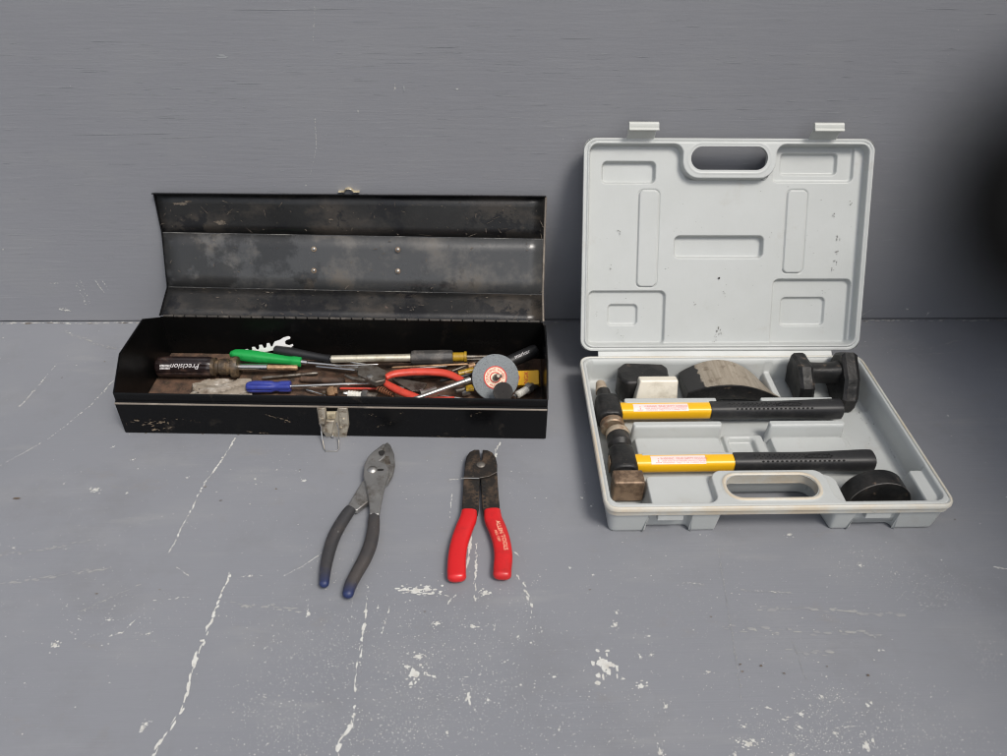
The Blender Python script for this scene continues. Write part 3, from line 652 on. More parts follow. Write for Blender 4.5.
h1 = hammer('cross_peen_hammer', 'upper yellow and black hammer in the case, with a tan pointed peen', A1, B1, (on(710, 411, .029) - A1).length, 0, 0, G)
uh = .0265; v1 = A1.y - T0.y; zh = .0275
head_sec(uh - .0030, zh, [(.2195, .0062, .0062), (.206, .0078, .0078)], 'peen_tip', M_tan, h1, 2.4, (.007, 0))
head_sec(uh - .0015, zh, [(.2065, .0078, .0078), (.196, .0088, .0086), (.182, .0112, .0105), (.176, .0128, .0125)], 'peen', M_blackiron, h1, 2.4)
head_sec(uh, zh, [(v1 + .020, .0125, .0125), (v1 + .014, .0150, .0140), (v1 - .012, .0152, .0142), (v1 - .017, .0125, .012)], 'eye_body', M_blackiron, h1, 3.2)
head_sec(uh, zh, [(v1 - .016, .0100, .0100), (v1 - .021, .0095, .0095)], 'neck', M_blackiron, h1, 2.2)
head_sec(uh + .001, zh, [(v1 - .020, .0125, .0125), (v1 - .0215, .0140, .0140), (v1 - .029, .0142, .0142), (v1 - .0305, .0130, .0130)], 'striking_face', M_rust, h1, 2, k=0)
A2, B2 = on(633, 462.5, .0285), on(874, 461.5, .0295); A2.y = (A2.y + B2.y) / 2; B2.y = A2.y
h2 = hammer('square_face_hammer', 'lower yellow and black hammer in the case, with a square brown face', A2, B2, (on(733, 462, .029) - A2).length, 0, 0, G)
v2 = A2.y - T0.y; uh2 = .0305
head_sec(uh2 + .001, zh, [(v2 + .052, .0128, .0128), (v2 + .0505, .0136, .0136), (v2 + .045, .0136, .0136), (v2 + .044, .013, .013)], 'striking_face', M_tan, h2, 2, k=0)
head_sec(uh2 + .001, zh, [(v2 + .0442, .0125, .0125), (v2 + .0425, .0135, .0135), (v2 + .030, .0135, .0135), (v2 + .028, .0118, .0118), (v2 + .025, .0095, .0095), (v2 + .018, .0095, .0100)], 'round_poll', M_blackiron, h2, 2, k=0)
head_sec(uh2, zh, [(v2 + .020, .0115, .0115), (v2 + .015, .0145, .0140), (v2 - .012, .0148, .0142), (v2 - .017, .0120, .0120)], 'eye_body', M_blackiron, h2, 3)
head_sec(uh2, zh, [(v2 - .016, .0100, .0100), (v2 - .022, .0100, .0100)], 'neck', M_blackiron, h2, 2.4)
MB().box(Matrix.Translation(T(uh2 + .0005, 0, zh - .0015)), -.0165, .0160, v2 - .0415, v2 - .0215, -.0140, .0145).build('square_face', M_brownsteel, h2, .0022, seg=3)
# wedge of bare wood in the eye
head_sec(uh2 - .0152, zh, [(v2 + .006, .0009, .008), (v2 - .006, .0009, .008)], 'eye_wedge', M_rust, h2, 2.4, k=0)

# ------------------------------------------------------------------ dollies
d = thing('heel_dolly', 'small black dolly block with one bare pale face, back left of the case', 'dolly', T(.08, .21, .012), 'body dollies in the case')
ol = [(.043, .222), (.046, .211), (.053, .204), (.098, .205), (.106, .211), (.108, .235), (.103, .243), (.055, .246), (.046, .236)]
MB().prism([T(u, v, .012) for u, v in ol], V3(0, 0, .0315)).build('body', M_blackiron, d, .004, seg=3)
m = Matrix.Translation(T(.0875, .1965, .0125)) @ Matrix.Rotation(math.radians(-13), 4, 'X')
x = MB(); x.prism([m @ V3(a, b, c) for a, b, c in ((-.027, -.008, 0), (.0265, -.008, 0), (.0255, -.0065, .0375), (-.021, -.0065, .0375))], (m.to_3x3() @ V3(0, .014, 0))); x.build('bare_face', M_bare, d, .0022, seg=3)
# curved (comma) dolly
def toe_mat():
    m, t, b = newmat('curved_dolly_steel', .45, 0)
    tc = t.nodes.new('ShaderNodeTexCoord'); sx = t.nodes.new('ShaderNodeSeparateXYZ'); t.links.new(tc.outputs['Object'], sx.inputs[0])
    n = noise(t, 90, 5, .6); f = math_(t, 'ADD', sx.outputs[0], math_(t, 'MULTIPLY', math_(t, 'SUBTRACT', n, .5), .016))
    f = ramp(t, f, -.0325, -.0315)
    br = noise(t, 24, 6, .65, (12, 1, 1)); st = mixc(t, ramp(t, br, .3, .7), (.27, .225, .17), (.42, .365, .295))
    st = mixc(t, ramp(t, noise(t, 90, 5), .55, .7), st, (.18, .14, .10))
    t.links.new(mixc(t, f, (.017, .016, .016), st), b.inputs['Base Color']); mm = math_(t, 'MULTIPLY', f, .4); t.links.new(mm, b.inputs['Metallic'])
    bump(t, b, noise(t, 300, 5), .25, .0006); return m
dx = thing('curved_dolly', 'long curved dolly with arched brown bare steel top, back middle of the case', 'dolly', T(.178, .215, .012), 'body dollies in the case')
n = 18; front = []; back = []; fb = []; bb = []
for i in range(n + 1):
    s = i / n; u = .127 + .113 * s; h = .020 + .031 * math.sin(math.pi * (s * .93 + .07)) ** .8 - .006 * s
    hb = .0165 + .024 * math.sin(math.pi * s) ** .9
    bow = .006 * math.sin(math.pi * s)
    front.append(T(u + (.004 if i == n else 0), .1965 - bow * .2, .65 * h + .0135)); back.append(T(u - .006 * s, .2475 + bow * .25, h - .004)); fb.append(T(u, .1965 + .004, .0125 + .007 * math.sin(math.pi * s))); bb.append(T(u - .006 * s, .244, .0125))
vs = front + back + fb + bb; N1 = n + 1; top = []; und = []
for i in range(n):
    top.append((i, i + 1, N1 + i + 1, N1 + i)); und += [(i, 2 * N1 + i, 2 * N1 + i + 1, i + 1), (N1 + i, N1 + i + 1, 3 * N1 + i + 1, 3 * N1 + i), (2 * N1 + i, 3 * N1 + i, 3 * N1 + i + 1, 2 * N1 + i + 1)]
und += [(0, N1, 3 * N1, 2 * N1), (n, 2 * N1 + n, 3 * N1 + n, N1 + n)]
up_ = V3(0, 0, .0003)
MB().add(vs, top + und).build('body', M_blackiron, dx, .0012)
MB().add([p + V3(0, .0012, .0004) for p in front] + [p + V3(0, -.0012, .0004) for p in back], top).build('worn_top_face', toe_mat(), dx, sharp=80)
# rail shaped dolly
def forge(o, strength=.0022, size=.018):
    md = o.modifiers.new('sub', 'SUBSURF'); md.subdivision_type = 'SIMPLE'; md.levels = md.render_levels = 4
    tx = bpy.data.textures.new('forged', 'CLOUDS'); tx.noise_scale = size; tx.noise_depth = 3
    md = o.modifiers.new('forged', 'DISPLACE'); md.texture = tx; md.texture_coords = 'LOCAL'; md.strength = strength; md.mid_level = .5
    return o
d = thing('rail_dolly', 'black rail-shaped dolly with two flanges joined by a web, back right of the case', 'dolly', T(.305, .21, .0065), 'body dollies in the case')
def flange(us, name, pts, taper):
    rings = []
    for k, (u, sc) in enumerate(us):
        cy = sum(p[0] for p in pts) / len(pts); cz = sum(p[1] for p in pts) / len(pts)
        rings.append([T(u + .002 + taper * (p[1] - cz), cy + .007 + (p[0] - cy) * sc, max(.0068, (cz + (p[1] - cz) * sc) * 1.25)) for p in pts])
    forge(MB().rings(rings).build(name, M_blackiron, d, sharp=14))
flange([(.2620, .90), (.2655, 1.0), (.2765, 1.0), (.2800, .93)], 'flange', [(.186, .008), (.187, .032), (.205, .048), (.236, .047), (.243, .028), (.241, .008)], -.10)
sweep([(T(u + .002, .226, .040), a, b) for u, a, b in ((.276, .0125, .0140), (.285, .0110, .0125), (.305, .0110, .0125), (.318, .0125, .0150))], 'web', M_blackiron, d, exp=3, seg=24, k=3)
flange([(.3140, .90), (.3180, 1.0), (.3290, 1.0), (.3335, .90)], 'flange', [(.177, .0095), (.178, .022), (.194, .039), (.226, .053), (.243, .043), (.242, .014), (.200, .0065)], .16)
d = thing('round_heel_dolly', 'half-round thick black dolly standing in the front right corner of the case', 'dolly', T(.296, .032, .009), 'body dollies in the case')
pf = []; 
for i in range(21):
    a = math.pi * i / 20; pf.append((.2945 + .0345 * math.cos(a), .0095 + .0415 * math.sin(a) ** .80))
rings = [[T(u, v, z + dz) for u, z in pf] for v, dz in ((.0235, 0), (.0245, .0003), (.0440, -.0003), (.0455, -.001))]
m = MB().rings(rings).build('body', M_blackiron, d, .0016, seg=3)
wire([T(u, .0233, z + .0004) for u, z in pf[1:-1]], .00045, 'rim_highlight', surf('pale_rim_metal', (.16, .15, .14), .5, .3, [((.02, .02, .02), 60, .5, .6)]), m, 6)  # pale wire drawn as the highlight line round the front edge

# ------------------------------------------------------------------ black steel toolbox
TB = V3(-.4104, -.2359, 0); RZ = -.0339; L = .496
box = thing('toolbox', 'long black steel toolbox with worn edges and its hinged lid open', 'toolbox', TB, rot=(0, 0, RZ))
mB = ROOT[box.name]
def b(x, y, z): return mB @ V3(x, y, z)
def prof_sheet(mb, pr, x0, x1, th=.001):
    "bent sheet: profile (y,z) extruded along x"
    n = len(pr); nr = []
    for i in range(n):
        t = Vector((pr[min(i + 1, n - 1)][0] - pr[max(i - 1, 0)][0], pr[min(i + 1, n - 1)][1] - pr[max(i - 1, 0)][1])).normalized(); nr.append(Vector((-t.y, t.x)) * th)
    loop = [Vector(p) for p in pr] + [Vector(p) + q for p, q in reversed(list(zip(pr, nr)))]
    mb.prism([b(x0, p.x, p.y) for p in loop], mB.to_3x3() @ V3(x1 - x0, 0, 0))
H = .0567; DB = .159
m = MB(); prof_sheet(m, [(.0000, .0008), (0, .0445)], 0, L); m.build('front_wall', M_boxout, box)
m = MB(); prof_sheet(m, [(.0, .0452), (.0032, .0468), (.0035, H - .001), (.0045, H)], 0, L, .0009); m.build('front_flange', M_boxout, box)
m = MB(); wire([b(-.0005, -.0008, .0452), b(L * .5, -.0008, .0450), b(L + .0005, -.0008, .0452)], .0012, 'x', M_boxedge, box, 8, m); m.build('worn_bead', M_boxedge, box)
m = MB(); prof_sheet(m, [(DB, .0008), (DB, .0595)], 0, L); m.build('back_wall', M_boxin, box)
MB().box(mB, .0005, L - .0005, .0005, DB - .0015, .0004, .0016).build('bottom', M_rustfloor, box)
hexp = [(0, .0005), (0, .0450), (.0033, .0467), (.0035, .0567), (.0415, .0845), (.114, .0842), (.1585, .0575), (.1585, .0005)]
for x0 in (-.0012, L - .0003):
    e = MB(); e.prism([b(x0, y, z) for y, z in hexp], mB.to_3x3() @ V3(.0015, 0, 0)); e = e.build('end_panel', M_boxin if x0 < 0 else M_boxout, box)
    wire([b(x0 + .0008, y, z) for y, z in hexp[3:7]], .0011, 'rolled_edge', M_boxout, e, 6)
# lid, opened back against the wall
LP = [(.1600, .0605), (.1985, .0770), (.2275, .1450), (.2345, .1880)]
m = MB(); prof_sheet(m, LP[:2], 0, L + .0005, -.001); q1 = m.build('lid', M_lidshade, box)
LQ = [[b(0, .1600, .0605), b(0, .2015, .0780), b(.0, .2285, .1440), b(0, .2355, .1945)],
      [b(L, .1600, .0605), b(L, .1995, .0765), b(L, .2310, .1420), b(L, .2450, .1950)]]
def lidx(i, x):  # point on bend line i at fraction x, slightly bowed
    return LQ[0][i].lerp(LQ[1][i], x)
bpy.data.objects.remove(q1)
def panel(i, name, mat):
    n = 24; a = [lidx(i, k / n) for k in range(n + 1)]; c = [lidx(i + 1, k / n) for k in range(n + 1)]
    nn = (c[0] - a[0]).cross(a[-1] - a[0]).normalized(); nn = -nn if nn.y > 0 else nn
    K = 4; vs = []; fs = []
    for s in range(K + 1):
        for k in range(n + 1):
            p = a[k].lerp(c[k], s / K); dent = .0007 * math.sin(k * .7 + i) * math.sin(math.pi * s / K) + .0005 * math.sin(k * 1.9 + 2 * i) * math.sin(math.pi * s / K)
            vs.append(p + nn * dent)
    W_ = n + 1
    for s in range(K):
        for k in range(n): fs.append((s * W_ + k, s * W_ + k + 1, (s + 1) * W_ + k + 1, (s + 1) * W_ + k))
    o = MB().add(vs, fs).build(name, mat, box, sharp=60)
    md = o.modifiers.new('sheet', 'SOLIDIFY'); md.thickness = .001; md.offset = 0
    return o, nn
pa, na = panel(0, 'lid_hinge_panel', M_lidshade); pm, nm = panel(1, 'lid_top_panel', M_lidlit); pt, nt_ = panel(2, 'lid_front_panel', M_lidshade)
for i in (1, 2): wire([lidx(i, k / 12) for k in range(13)], .0008, 'bend_edge', surf('bend_wear_%d' % i, (.05, .05, .05), .35, .1, [((.22, .21, .19), 22, .5, .62, (1, 1, 1), .8)]), pm, 6)
# outward turned lip of the lid front edge
m = MB(); a0, a1 = lidx(3, 0) + V3(-.0012, 0, 0), lidx(3, 1) + V3(.0006, 0, 0)
m.prism([a0, a0 + V3(0, -.0075, .003), a0 + V3(0, -.0075, .0045), a0 + V3(0, .0005, .0018)], a1 - a0); m.build('lid_lip', M_boxout, box)
for s, e in ((0, -1), (1, 1)):
    m = MB(); pts = [lidx(i, s) for i in range(4)]
    m = wire([p + V3(e * .0008, -.0004, 0) for p in pts], .0014, 'lid_side_edge', M_boxedge if s else M_boxout, box, 6)
hg = MB()
for k in range(34):
    x0 = .004 + k * .0144; lathe(b(x0, .1592, .0603), b(x0 + .012, .1592, .0603), [(0, .0017), (.0125, .0017)], '', None, None, 10, mb=hg)
hg.build('hinge', surf('grimy_hinge', (.05, .045, .04), .5, .3, [((.16, .14, .12), 40, .55, .7)]), box)
def px_on_plane(px, py, o, n):
    d = RT * ((px - 503.5) / F) - UP * ((py - 378) / F) + FW
    return CP + d * ((o - CP).dot(n) / d.dot(n))
for px, py in ((314, 249), (314, 270.5), (398, 249.5), (398, 271)):
    c = px_on_plane(px, py, LQ[0][1], nm) + nm * .0006
    r = lathe(c, c + nm, [(0, .0034), (.0004, .0034), (.0005, .0028)], 'washer', M_rust, box, 14)
    r = lathe(c + nm * .0004, c + nm, [(0, .0021), (.0009, .0019), (.0014, .0011), (.0015, .0001)], 'rivet', M_steel, box, 12)
# outside carrying handle behind the lid
hc = lidx(1, .5).lerp(lidx(2, .5), .5) - nm * .002
m = MB(); xx = mB.to_3x3() @ V3(1, 0, 0)
sweep([(hc + xx * a - nm * c_, .003, .0022) for a, c_ in ((-.052, 0), (-.050, .010), (-.040, .014), (.040, .014), (.050, .010), (.052, 0))], 'carrying_handle', M_black, box, seg=10, k=3)
# latch strike on the lid edge
c = px_on_plane(349, 190.5, a0 + V3(0, 0, .004), V3(0, 1, 0))
m = MB(); m.box(Matrix.Translation(c), -.0135, -.0055, -.004, .004, -.0012, -.0002); m.box(Matrix.Translation(c), .0055, .0135, -.004, .004, -.0012, -.0002)
m.build('lid_catch', M_gold, box, .0004)
sweep([(c + V3(a, 0, z_), .004, .0007) for a, z_ in ((-.0062, -.001), (-.0042, .0020), (-.002, .0034), (.002, .0034), (.0042, .0020), (.0062, -.001))], 'catch_loop', M_gold, box, exp=5, seg=8, k=3)
# front latch
def lf(px, py, off):  # point in front of the box front wall
    o = b(0, -off, 0); n = mB.to_3x3() @ V3(0, -1, 0); return px_on_plane(px, py, o, n)
nf = mB.to_3x3() @ V3(0, -1, 0)
P = [(317, 407), (326, 407), (326.5, 411), (337, 411), (338, 407), (348, 407), (349.5, 424), (348, 430), (346.5, 437), (327, 437), (323, 432), (319, 423)]
lt = MB().prism([lf(x, y, .0012) for x, y in P], nf * .0012).build('latch_plate', M_nickel, box, .0004)
MB().prism([lf(x, y, .0028) for x, y in [(318, 407.3), (325.5, 407.3), (326, 424), (320, 424)]], nf * .0022).build('bracket_ear', M_nickel, lt, .0007)
MB().prism([lf(x, y, .0028) for x, y in [(338.5, 407.3), (347.7, 407.3), (348.6, 424), (347, 434), (341, 434)]], nf * .0022).build('bracket_ear', M_nickel, lt, .0007)
MB().prism([lf(x, y, .0032) for x, y in [(327, 411), (336, 411), (336, 417), (327.5, 417)]], nf * .0035).build('lever_top', M_gold, lt, .0007)
MB().prism([lf(x, y, .0035) for x, y in [(326.5, 418), (335, 418), (332.5, 431), (323.5, 428.5)]], nf * .006).build('lever', M_nickel, lt, .001)
for x, y in ((322, 419), (343.5, 419.5), (341, 428)): c = lf(x, y, .005); lathe(c, c + nf, [(0, .0021), (.0008, .0019), (.0013, .0008)], 'rivet', M_nickel, lt, 10)
c = lf(333, 435, .003); lathe(c, c + nf, [(0, .0019), (.003, .0018), (.0035, .001)], 'pin', M_chrome, lt, 10)
bp = [lf(324, 423, .006), lf(320.8, 423.5, .008), lf(321.3, 431, .0085), on(322.4, 440, .0052), on(324, 449, .0012), on(326, 451.3, .0012), on(337, 451.3, .0012), on(338.8, 449, .0012), on(338.8, 440, .0052), lf(338.8, 430, .0085), lf(336.3, 422.5, .007)]
wire(bp, .00085, 'bail_loop', M_chrome, lt, 8)

m = MB(); PF = Plane(b(0, -.0015, 0), nf)
for pts, wd, fl in [([(131, 421), (150, 424), (166, 420)], 2.6, .75), ([(138, 424), (163, 423)], 2.2, .5), ([(152, 431), (170, 427)], 3.0, .5), ([(163, 419), (170, 422), (170, 430)], 3, .45), ([(265, 415), (282, 419), (293, 421)], 1.6, .6), ([(247, 432), (268, 433)], 1.6, .6), ([(120, 410), (128, 430)], 1.2, .4),
                    ([(366, 414), (376, 416)], 1.0, .5), ([(377, 427), (392, 422)], .8, .5), ([(396, 412), (403, 414)], 1.0, .5), ([(200, 434), (245, 436)], 1.2, .35), ([(430, 436), (470, 437)], 1.0, .3), ([(176, 418), (200, 422)], 1.0, .3), ([(470, 416), (480, 412)], .8, .4), ([(128, 433), (200, 435)], 1.4, .3)]:
    streak(m, PF, pts, wd, fl, 3.0, .5)
m.build('scratch', surf('brown_scratch', (.20, .15, .10), .7, 0, [((.07, .055, .04), 160, .45, .6)]), box, kind='stuff')
m = MB()
for i, (nn_, n_o) in enumerate(((na, 0), (nm, 1), (nt_, 2))):
    for q_ in range((55, 45, 90)[i]):
        f_, g_ = random.random(), random.uniform(.05, .95)
        c_ = lidx(i, f_).lerp(lidx(i + 1, f_), g_) + nn_ * .0018; d_ = (LQ[1][1] - LQ[0][1]).normalized(); e_ = nn_.cross(d_); a_ = random.gauss(0, .9)
        x_, y_ = d_ * math.cos(a_) + e_ * math.sin(a_), e_ * math.cos(a_) - d_ * math.sin(a_)
        ln_ = random.choice((.0008, .0012, .002, .006 if i == 2 else .003)) * random.uniform(.5, 1.3); blob(m, c_, x_, y_, ln_, random.uniform(.00018, .0005), 8, .5)
for px, py, a1_, b1_ in ((182, 203, .010, .0028), (188, 201, .006, .0020), (331, 219, .0022, .0016), (219, 222, .009, .004)):
    c_ = Plane(lidx(2, .5).lerp(lidx(3, .5), .5), nt_)(px, py) + nt_ * .0018
    for _ in range(5): blob(m, c_ + V3(random.gauss(0, a1_ * .4), 0, 0), V3(1, 0, 0), nt_.cross(V3(1, 0, 0)), a1_ * random.uniform(.2, .7), b1_ * random.uniform(.3, .8), 11, .5)
m.build('scratch', surf('tan_scratch', (.14, .115, .09), .7, 0, [((.05, .04, .03), 200, .45, .6)]), box, kind='stuff')

# ------------------------------------------------------------------ contents of the toolbox
def tool(name, label, cat, pt, grp=None): return thing(name, label, cat, pt, grp)
def mid(a, c): return (a + c) / 2
def ln(A, Bq, f): return A + (Bq - A) * f
# 1 ratcheting screwdriver
A, Q = on(156, 366.5, .0175), on(245, 366.5, .0165); Q.y = A.y - .001; ax = (Q - A).normalized(); Lh = (Q - A).length
t1 = tool('ratchet_screwdriver', 'greasy black ratcheting screwdriver with white lettering at the left end of the toolbox', 'screwdriver', V3(A.x, A.y, .002))
k = Lh / 89
lathe(A, Q, [(0, .006), (.0012, .0095), (.004, .0125), (.01, .0133), (52 * k, .0133), (55 * k, .0128), (57 * k, .0118), (58 * k, .0095)], 'handle', M_blackpl, t1, 36, (9, .10, .0122))
lathe(A, Q, [(56 * k, .0105), (57 * k, .0122), (60 * k, .0122), (61 * k, .0095), (64 * k, .0095), (65 * k, .0108), (72 * k, .0108), (73 * k, .0096), (77 * k, .0096)], 'collar', M_brownpl, t1, 24)
lathe(A, Q, [(76 * k, .0105), (77 * k, .0138), (81 * k, .0142), (83 * k, .0132), (83.5 * k, .006)], 'ring', M_brownpl, t1, 30)
E1 = A + ax * (120 * k) + V3(0, 0, -.003)
lathe(A, Q, [(83 * k, .0046), (112 * k, .0046), (112.5 * k, .0036)], 'shaft', M_chrome, t1)
pA = A + ax * (112 * k)
lathe(pA, on(306, 368, .014), [(0, .0036), (.036, .0036), (.038, .0026)], 'bit', M_brass, t1)
sx = ax.cross(V3(0, 0, 1)).normalized()
def hn(x, y): # upside-down lettering, curved round the handle
    r = .01350; ang = .70 + y / r * -1.0; return A + ax * (27 * k + -x) + (sx * math.cos(math.pi / 2 - (ang - math.pi / 2) * -1) if False else sx * math.cos(ang)) * r + V3(0, 0, 1) * (math.sin(ang) * r)
letters('Precision', .0098, lambda x, y: hn(x - .0075, y), 'lettering', M_whiteink, t1, .25)
m = MB()
for i in range(8):
    for j in range(2):
        cs = [hn(.0115 + i * .0016 + a, -.0018 + j * .0034 + c_) for a, c_ in ((0, 0), (.0011, 0), (.0014, .0026), (.0003, .0026))]; m.add(cs, [(0, 1, 2, 3)], False)
m.build('emblem', M_whiteink, t1)
# 2 green handled file
A, Q = on(232, 354, .024), on(301, 362, .018); ax = (Q - A).normalized(); Lh = (Q - A).length
t2 = tool('green_handled_screwdriver', 'bright green plastic handle lying behind the black ratchet screwdriver', 'screwdriver', V3(A.x, A.y, .012))
sweep([(ln(A, Q, f), a, c_) for f, a, c_ in ((0, .0042, .004), (.06, .0065, .006), (.3, .0075, .0070), (.6, .0062, .0058), (.82, .0050, .005), (.9, .0062, .0060), (1, .0062, .006))], 'handle', M_green, t2, exp=3, k=4, round_end=(.003, .001))
lathe(Q, Q + ax, [(0, .0036), (.008, .0034), (.009, .0024)], 'ferrule', M_chrome, t2)
lathe(Q + ax * .008, on(372, 369, .016), [(0, .0022), ((on(372, 369, .016) - Q).length - .008, .0020)], 'shaft', M_chrome, t2)
# 3 notched flat wrench
mp = frame(on(241, 353.5, .020), on(288, 342.5, .034) - on(241, 353.5, .020), V3(0, .35, 1)); s = (on(288, 342.5, .034) - on(241, 353.5, .020)).length / 50
ol = [(0, -4), (34, -4.5), (38, -3), (42, -3.6), (46, -5.6), (51, -6), (54, -4.5), (54, -2.8), (50, -3.2), (47, -1.5), (46.8, 1), (49, 2.8), (53, 3), (54, 4.5), (52, 6.2), (47, 6), (43, 4.6), (37, 4), (35, 2), (33.2, -.4), (31.6, -.4), (31.4, 3.8), (28.6, 4.2), (27.6, 1.2), (25.6, -.4), (24.2, .2), (23.4, 3.8), (20.6, 4.2), (19.8, 1.2), (18, -.4), (16.6, .2), (15.6, 3.4), (13, 3.8), (12.2, 1.2), (10.4, -.2), (9, .2), (7.8, 3), (4, 3), (0, 1)]
t3 = tool('notched_wrench', 'shiny flat wrench with a notched edge and forked end, standing up behind the green handle', 'wrench', mp.translation)
MB().prism([mp @ V3(x * s, y * s, 0) for x, y in ol], mp.to_3x3() @ V3(0, 0, -.0016)).build('blade', surf('bright_nickel_plate', (.86, .85, .83), .35, .25, [((.5, .47, .42), 90, .64, .74)]), t3, .0003)
# 4 black handled tool behind
A, Q = on(276, 350, .026), on(330, 359, .022); t4 = tool('black_handled_screwdriver', 'plain black handle lying behind the brown bit of the ratchet screwdriver', 'screwdriver', V3(A.x, A.y, .012))
sweep([(ln(A, Q, f), a, a) for f, a in ((0, .0060), (.3, .0066), (.7, .0052), (.9, .0050), (1, .0056))], 'handle', M_black, t4, k=3, round_end=(.003, .001))
ax = (Q - A).normalized(); lathe(Q, Q + ax, [(0, .0030), (.003, .0034), (.006, .0022)], 'ferrule', M_chrome, t4); lathe(Q + ax * .003, Q + ax + V3(0, .02, 0), [(0, .0014), (.045, .0013)], 'shaft', M_chrome, t4)
# 5 blue handled screwdriver
A, Q = on(246, 387, .012), on(291, 386.5, .012); Q.y = A.y + .0005; t5 = tool('blue_screwdriver', 'small screwdriver with a fluted blue handle and long thin chrome shaft', 'screwdriver', V3(A.x, A.y, .002)); Lh = (Q - A).length
lathe(A, Q, [(0, .003), (.001, .0052), (.004, .0072), (.010, .0078), (.032, .0076), (.036, .0062), (.040, .0062), (.043, .0074), (Lh - .001, .0074), (Lh, .0060)], 'handle', M_blue, t5, 36, (6, .22, .0070))
Q2 = on(376, 383, .016); lathe(Q, Q2, [(0, .0023), ((Q2 - Q).length - .006, .0023), ((Q2 - Q).length, .0012)], 'shaft', M_chrome, t5)
# 6 crumpled film
t6 = MB(); nx, ny = 26, 12; vs = []; fs = []
c0 = [on(182, 397, .006), on(252, 397, .006), on(252, 378, .006), on(203, 379, .006)]
for i in range(nx + 1):
    for j in range(ny + 1):
        u, v = i / nx, j / ny; p = (c0[0] * (1 - u) + c0[1] * u) * (1 - v) + (c0[3] * (1 - u) + c0[2] * u) * v
        hgt = .003 + .0035 * abs(math.sin(v * 7 + math.sin(u * 5) * 1.8)) + random.uniform(-.0004, .0004) + .0012 * abs(math.sin(u * 8 + v * 5))
        vs.append(V3(p.x + random.uniform(-.001, .001) + .006 * math.sin(v * 7) * (u < .12), p.y + random.uniform(-.0006, .0006), max(.0022, hgt * (.5 if i in (0,) or j in (0, ny) else 1) + .001)))
for i in range(nx):
    for j in range(ny): a = i * (ny + 1) + j; fs.append((a, a + ny + 1, a + ny + 2, a + 1))
o = t6.add(vs, fs).build('plastic_bag', M_bag, None, sharp=25); md = o.modifiers.new('s', 'SOLIDIFY'); md.thickness = .0002
tag(o, 'crumpled dusty pale plastic bag on the rusty bottom of the toolbox', 'bag')
# 7 nut driver with grey handle
A, Q = on(331, 359, .024), on(411, 357.5, .024); Q.y = A.y + .002; R2 = on(453, 356.5, .024); R2.y = Q.y + .001
t7 = tool('nut_driver', 'nut driver with thick pale metal shaft, dark grey handle and amber collar', 'nut driver', V3(A.x, A.y, .012))
lathe(A, Q, [(0, .0040), (.001, .0048), ((Q - A).length + .002, .0052)], 'shaft', surf('yellowed_nickel', (.62, .58, .47), .4, .7, [((.35, .30, .2), 50, .5, .7)]), t7, 20)
Lh = (R2 - Q).length
lathe(Q, R2, [(0, .0072), (.001, .0088), (.004, .0096), (Lh - .004, .0096), (Lh - .001, .009), (Lh, .0075)], 'handle', M_darkpl, t7, 36, (8, .10, .0093))
lathe(R2, R2 + (R2 - Q), [(-.001, .0060), (.014, .0060), (.0145, .0072), (.0175, .0072), (.018, .0055)], 'collar', M_amber, t7, 20)
lathe(R2, R2 + (R2 - Q), [(.017, .0025), (.045, .0022)], 'tang', M_dullsteel, t7, 12)
# 8 red needle nose pliers
t8 = tool('needle_nose_pliers', 'worn pliers with red handles and grimy steel jaws lying among the tools', 'pliers', on(380, 378, .012), 'pliers')
def px_sweep(pts, z, name, mat, par, th=1.0, **kw):
    out = []
    for p in pts:
        c = on(p[0], p[1], p[3] if len(p) > 3 else z); out.append((c, p[2], p[2] * th))
    return sweep(out, name, mat, par, **kw)
px_sweep([(386, 377.5, .0040), (394, 374, .0052), (412, 372, .0056), (432, 372, .0056), (448, 374, .0054), (463, 381, .0046)], .026, 'grip', M_redold, t8, .8, k=5, round_end=(.001, .003))
px_sweep([(384, 382, .0042), (392, 387, .0052), (402, 392, .0054), (418, 398, .0050), (430, 404, .0045)], .022, 'grip', M_redold, t8, .8, k=5, round_end=(.001, .003))
MB().prism([on(x, y, .0215) for x, y in ((358, 371.5), (366, 369.5), (378, 371), (386, 375), (386, 385), (376, 387), (364, 382), (358, 379))], V3(0, 0, .008)).build('joint', M_dullsteel, t8, .0015)
px_sweep([(364, 372, .0040), (352, 368.5, .0024), (340, 367, .0012)], .025, 'jaw', M_dullsteel, t8, .9, exp=3, k=3)
px_sweep([(366, 380, .0040), (354, 379, .0026), (345, 375, .0012)], .023, 'jaw', M_dullsteel, t8, .9, exp=3, k=3)
c = on(370, 376.5, .030); lathe(c, c + V3(0, 0, 1), [(-.001, .0042), (.0008, .0040), (.0014, .002)], 'pivot', M_steel, t8, 14)
# 9 socket extension bar
A, Q = on(409, 401, .030), on(470, 379.5, .034); t9 = tool('extension_bar', 'bright chrome bar slanting up across the red pliers to the grey wheel', 'bar', V3(A.x, A.y, .02))
Lb = (Q - A).length; lathe(A, Q, [(0, .0028), (Lb - .008, .0032), (Lb - .0075, .0040), (Lb, .0040)], 'shaft', M_steel, t9, 16)
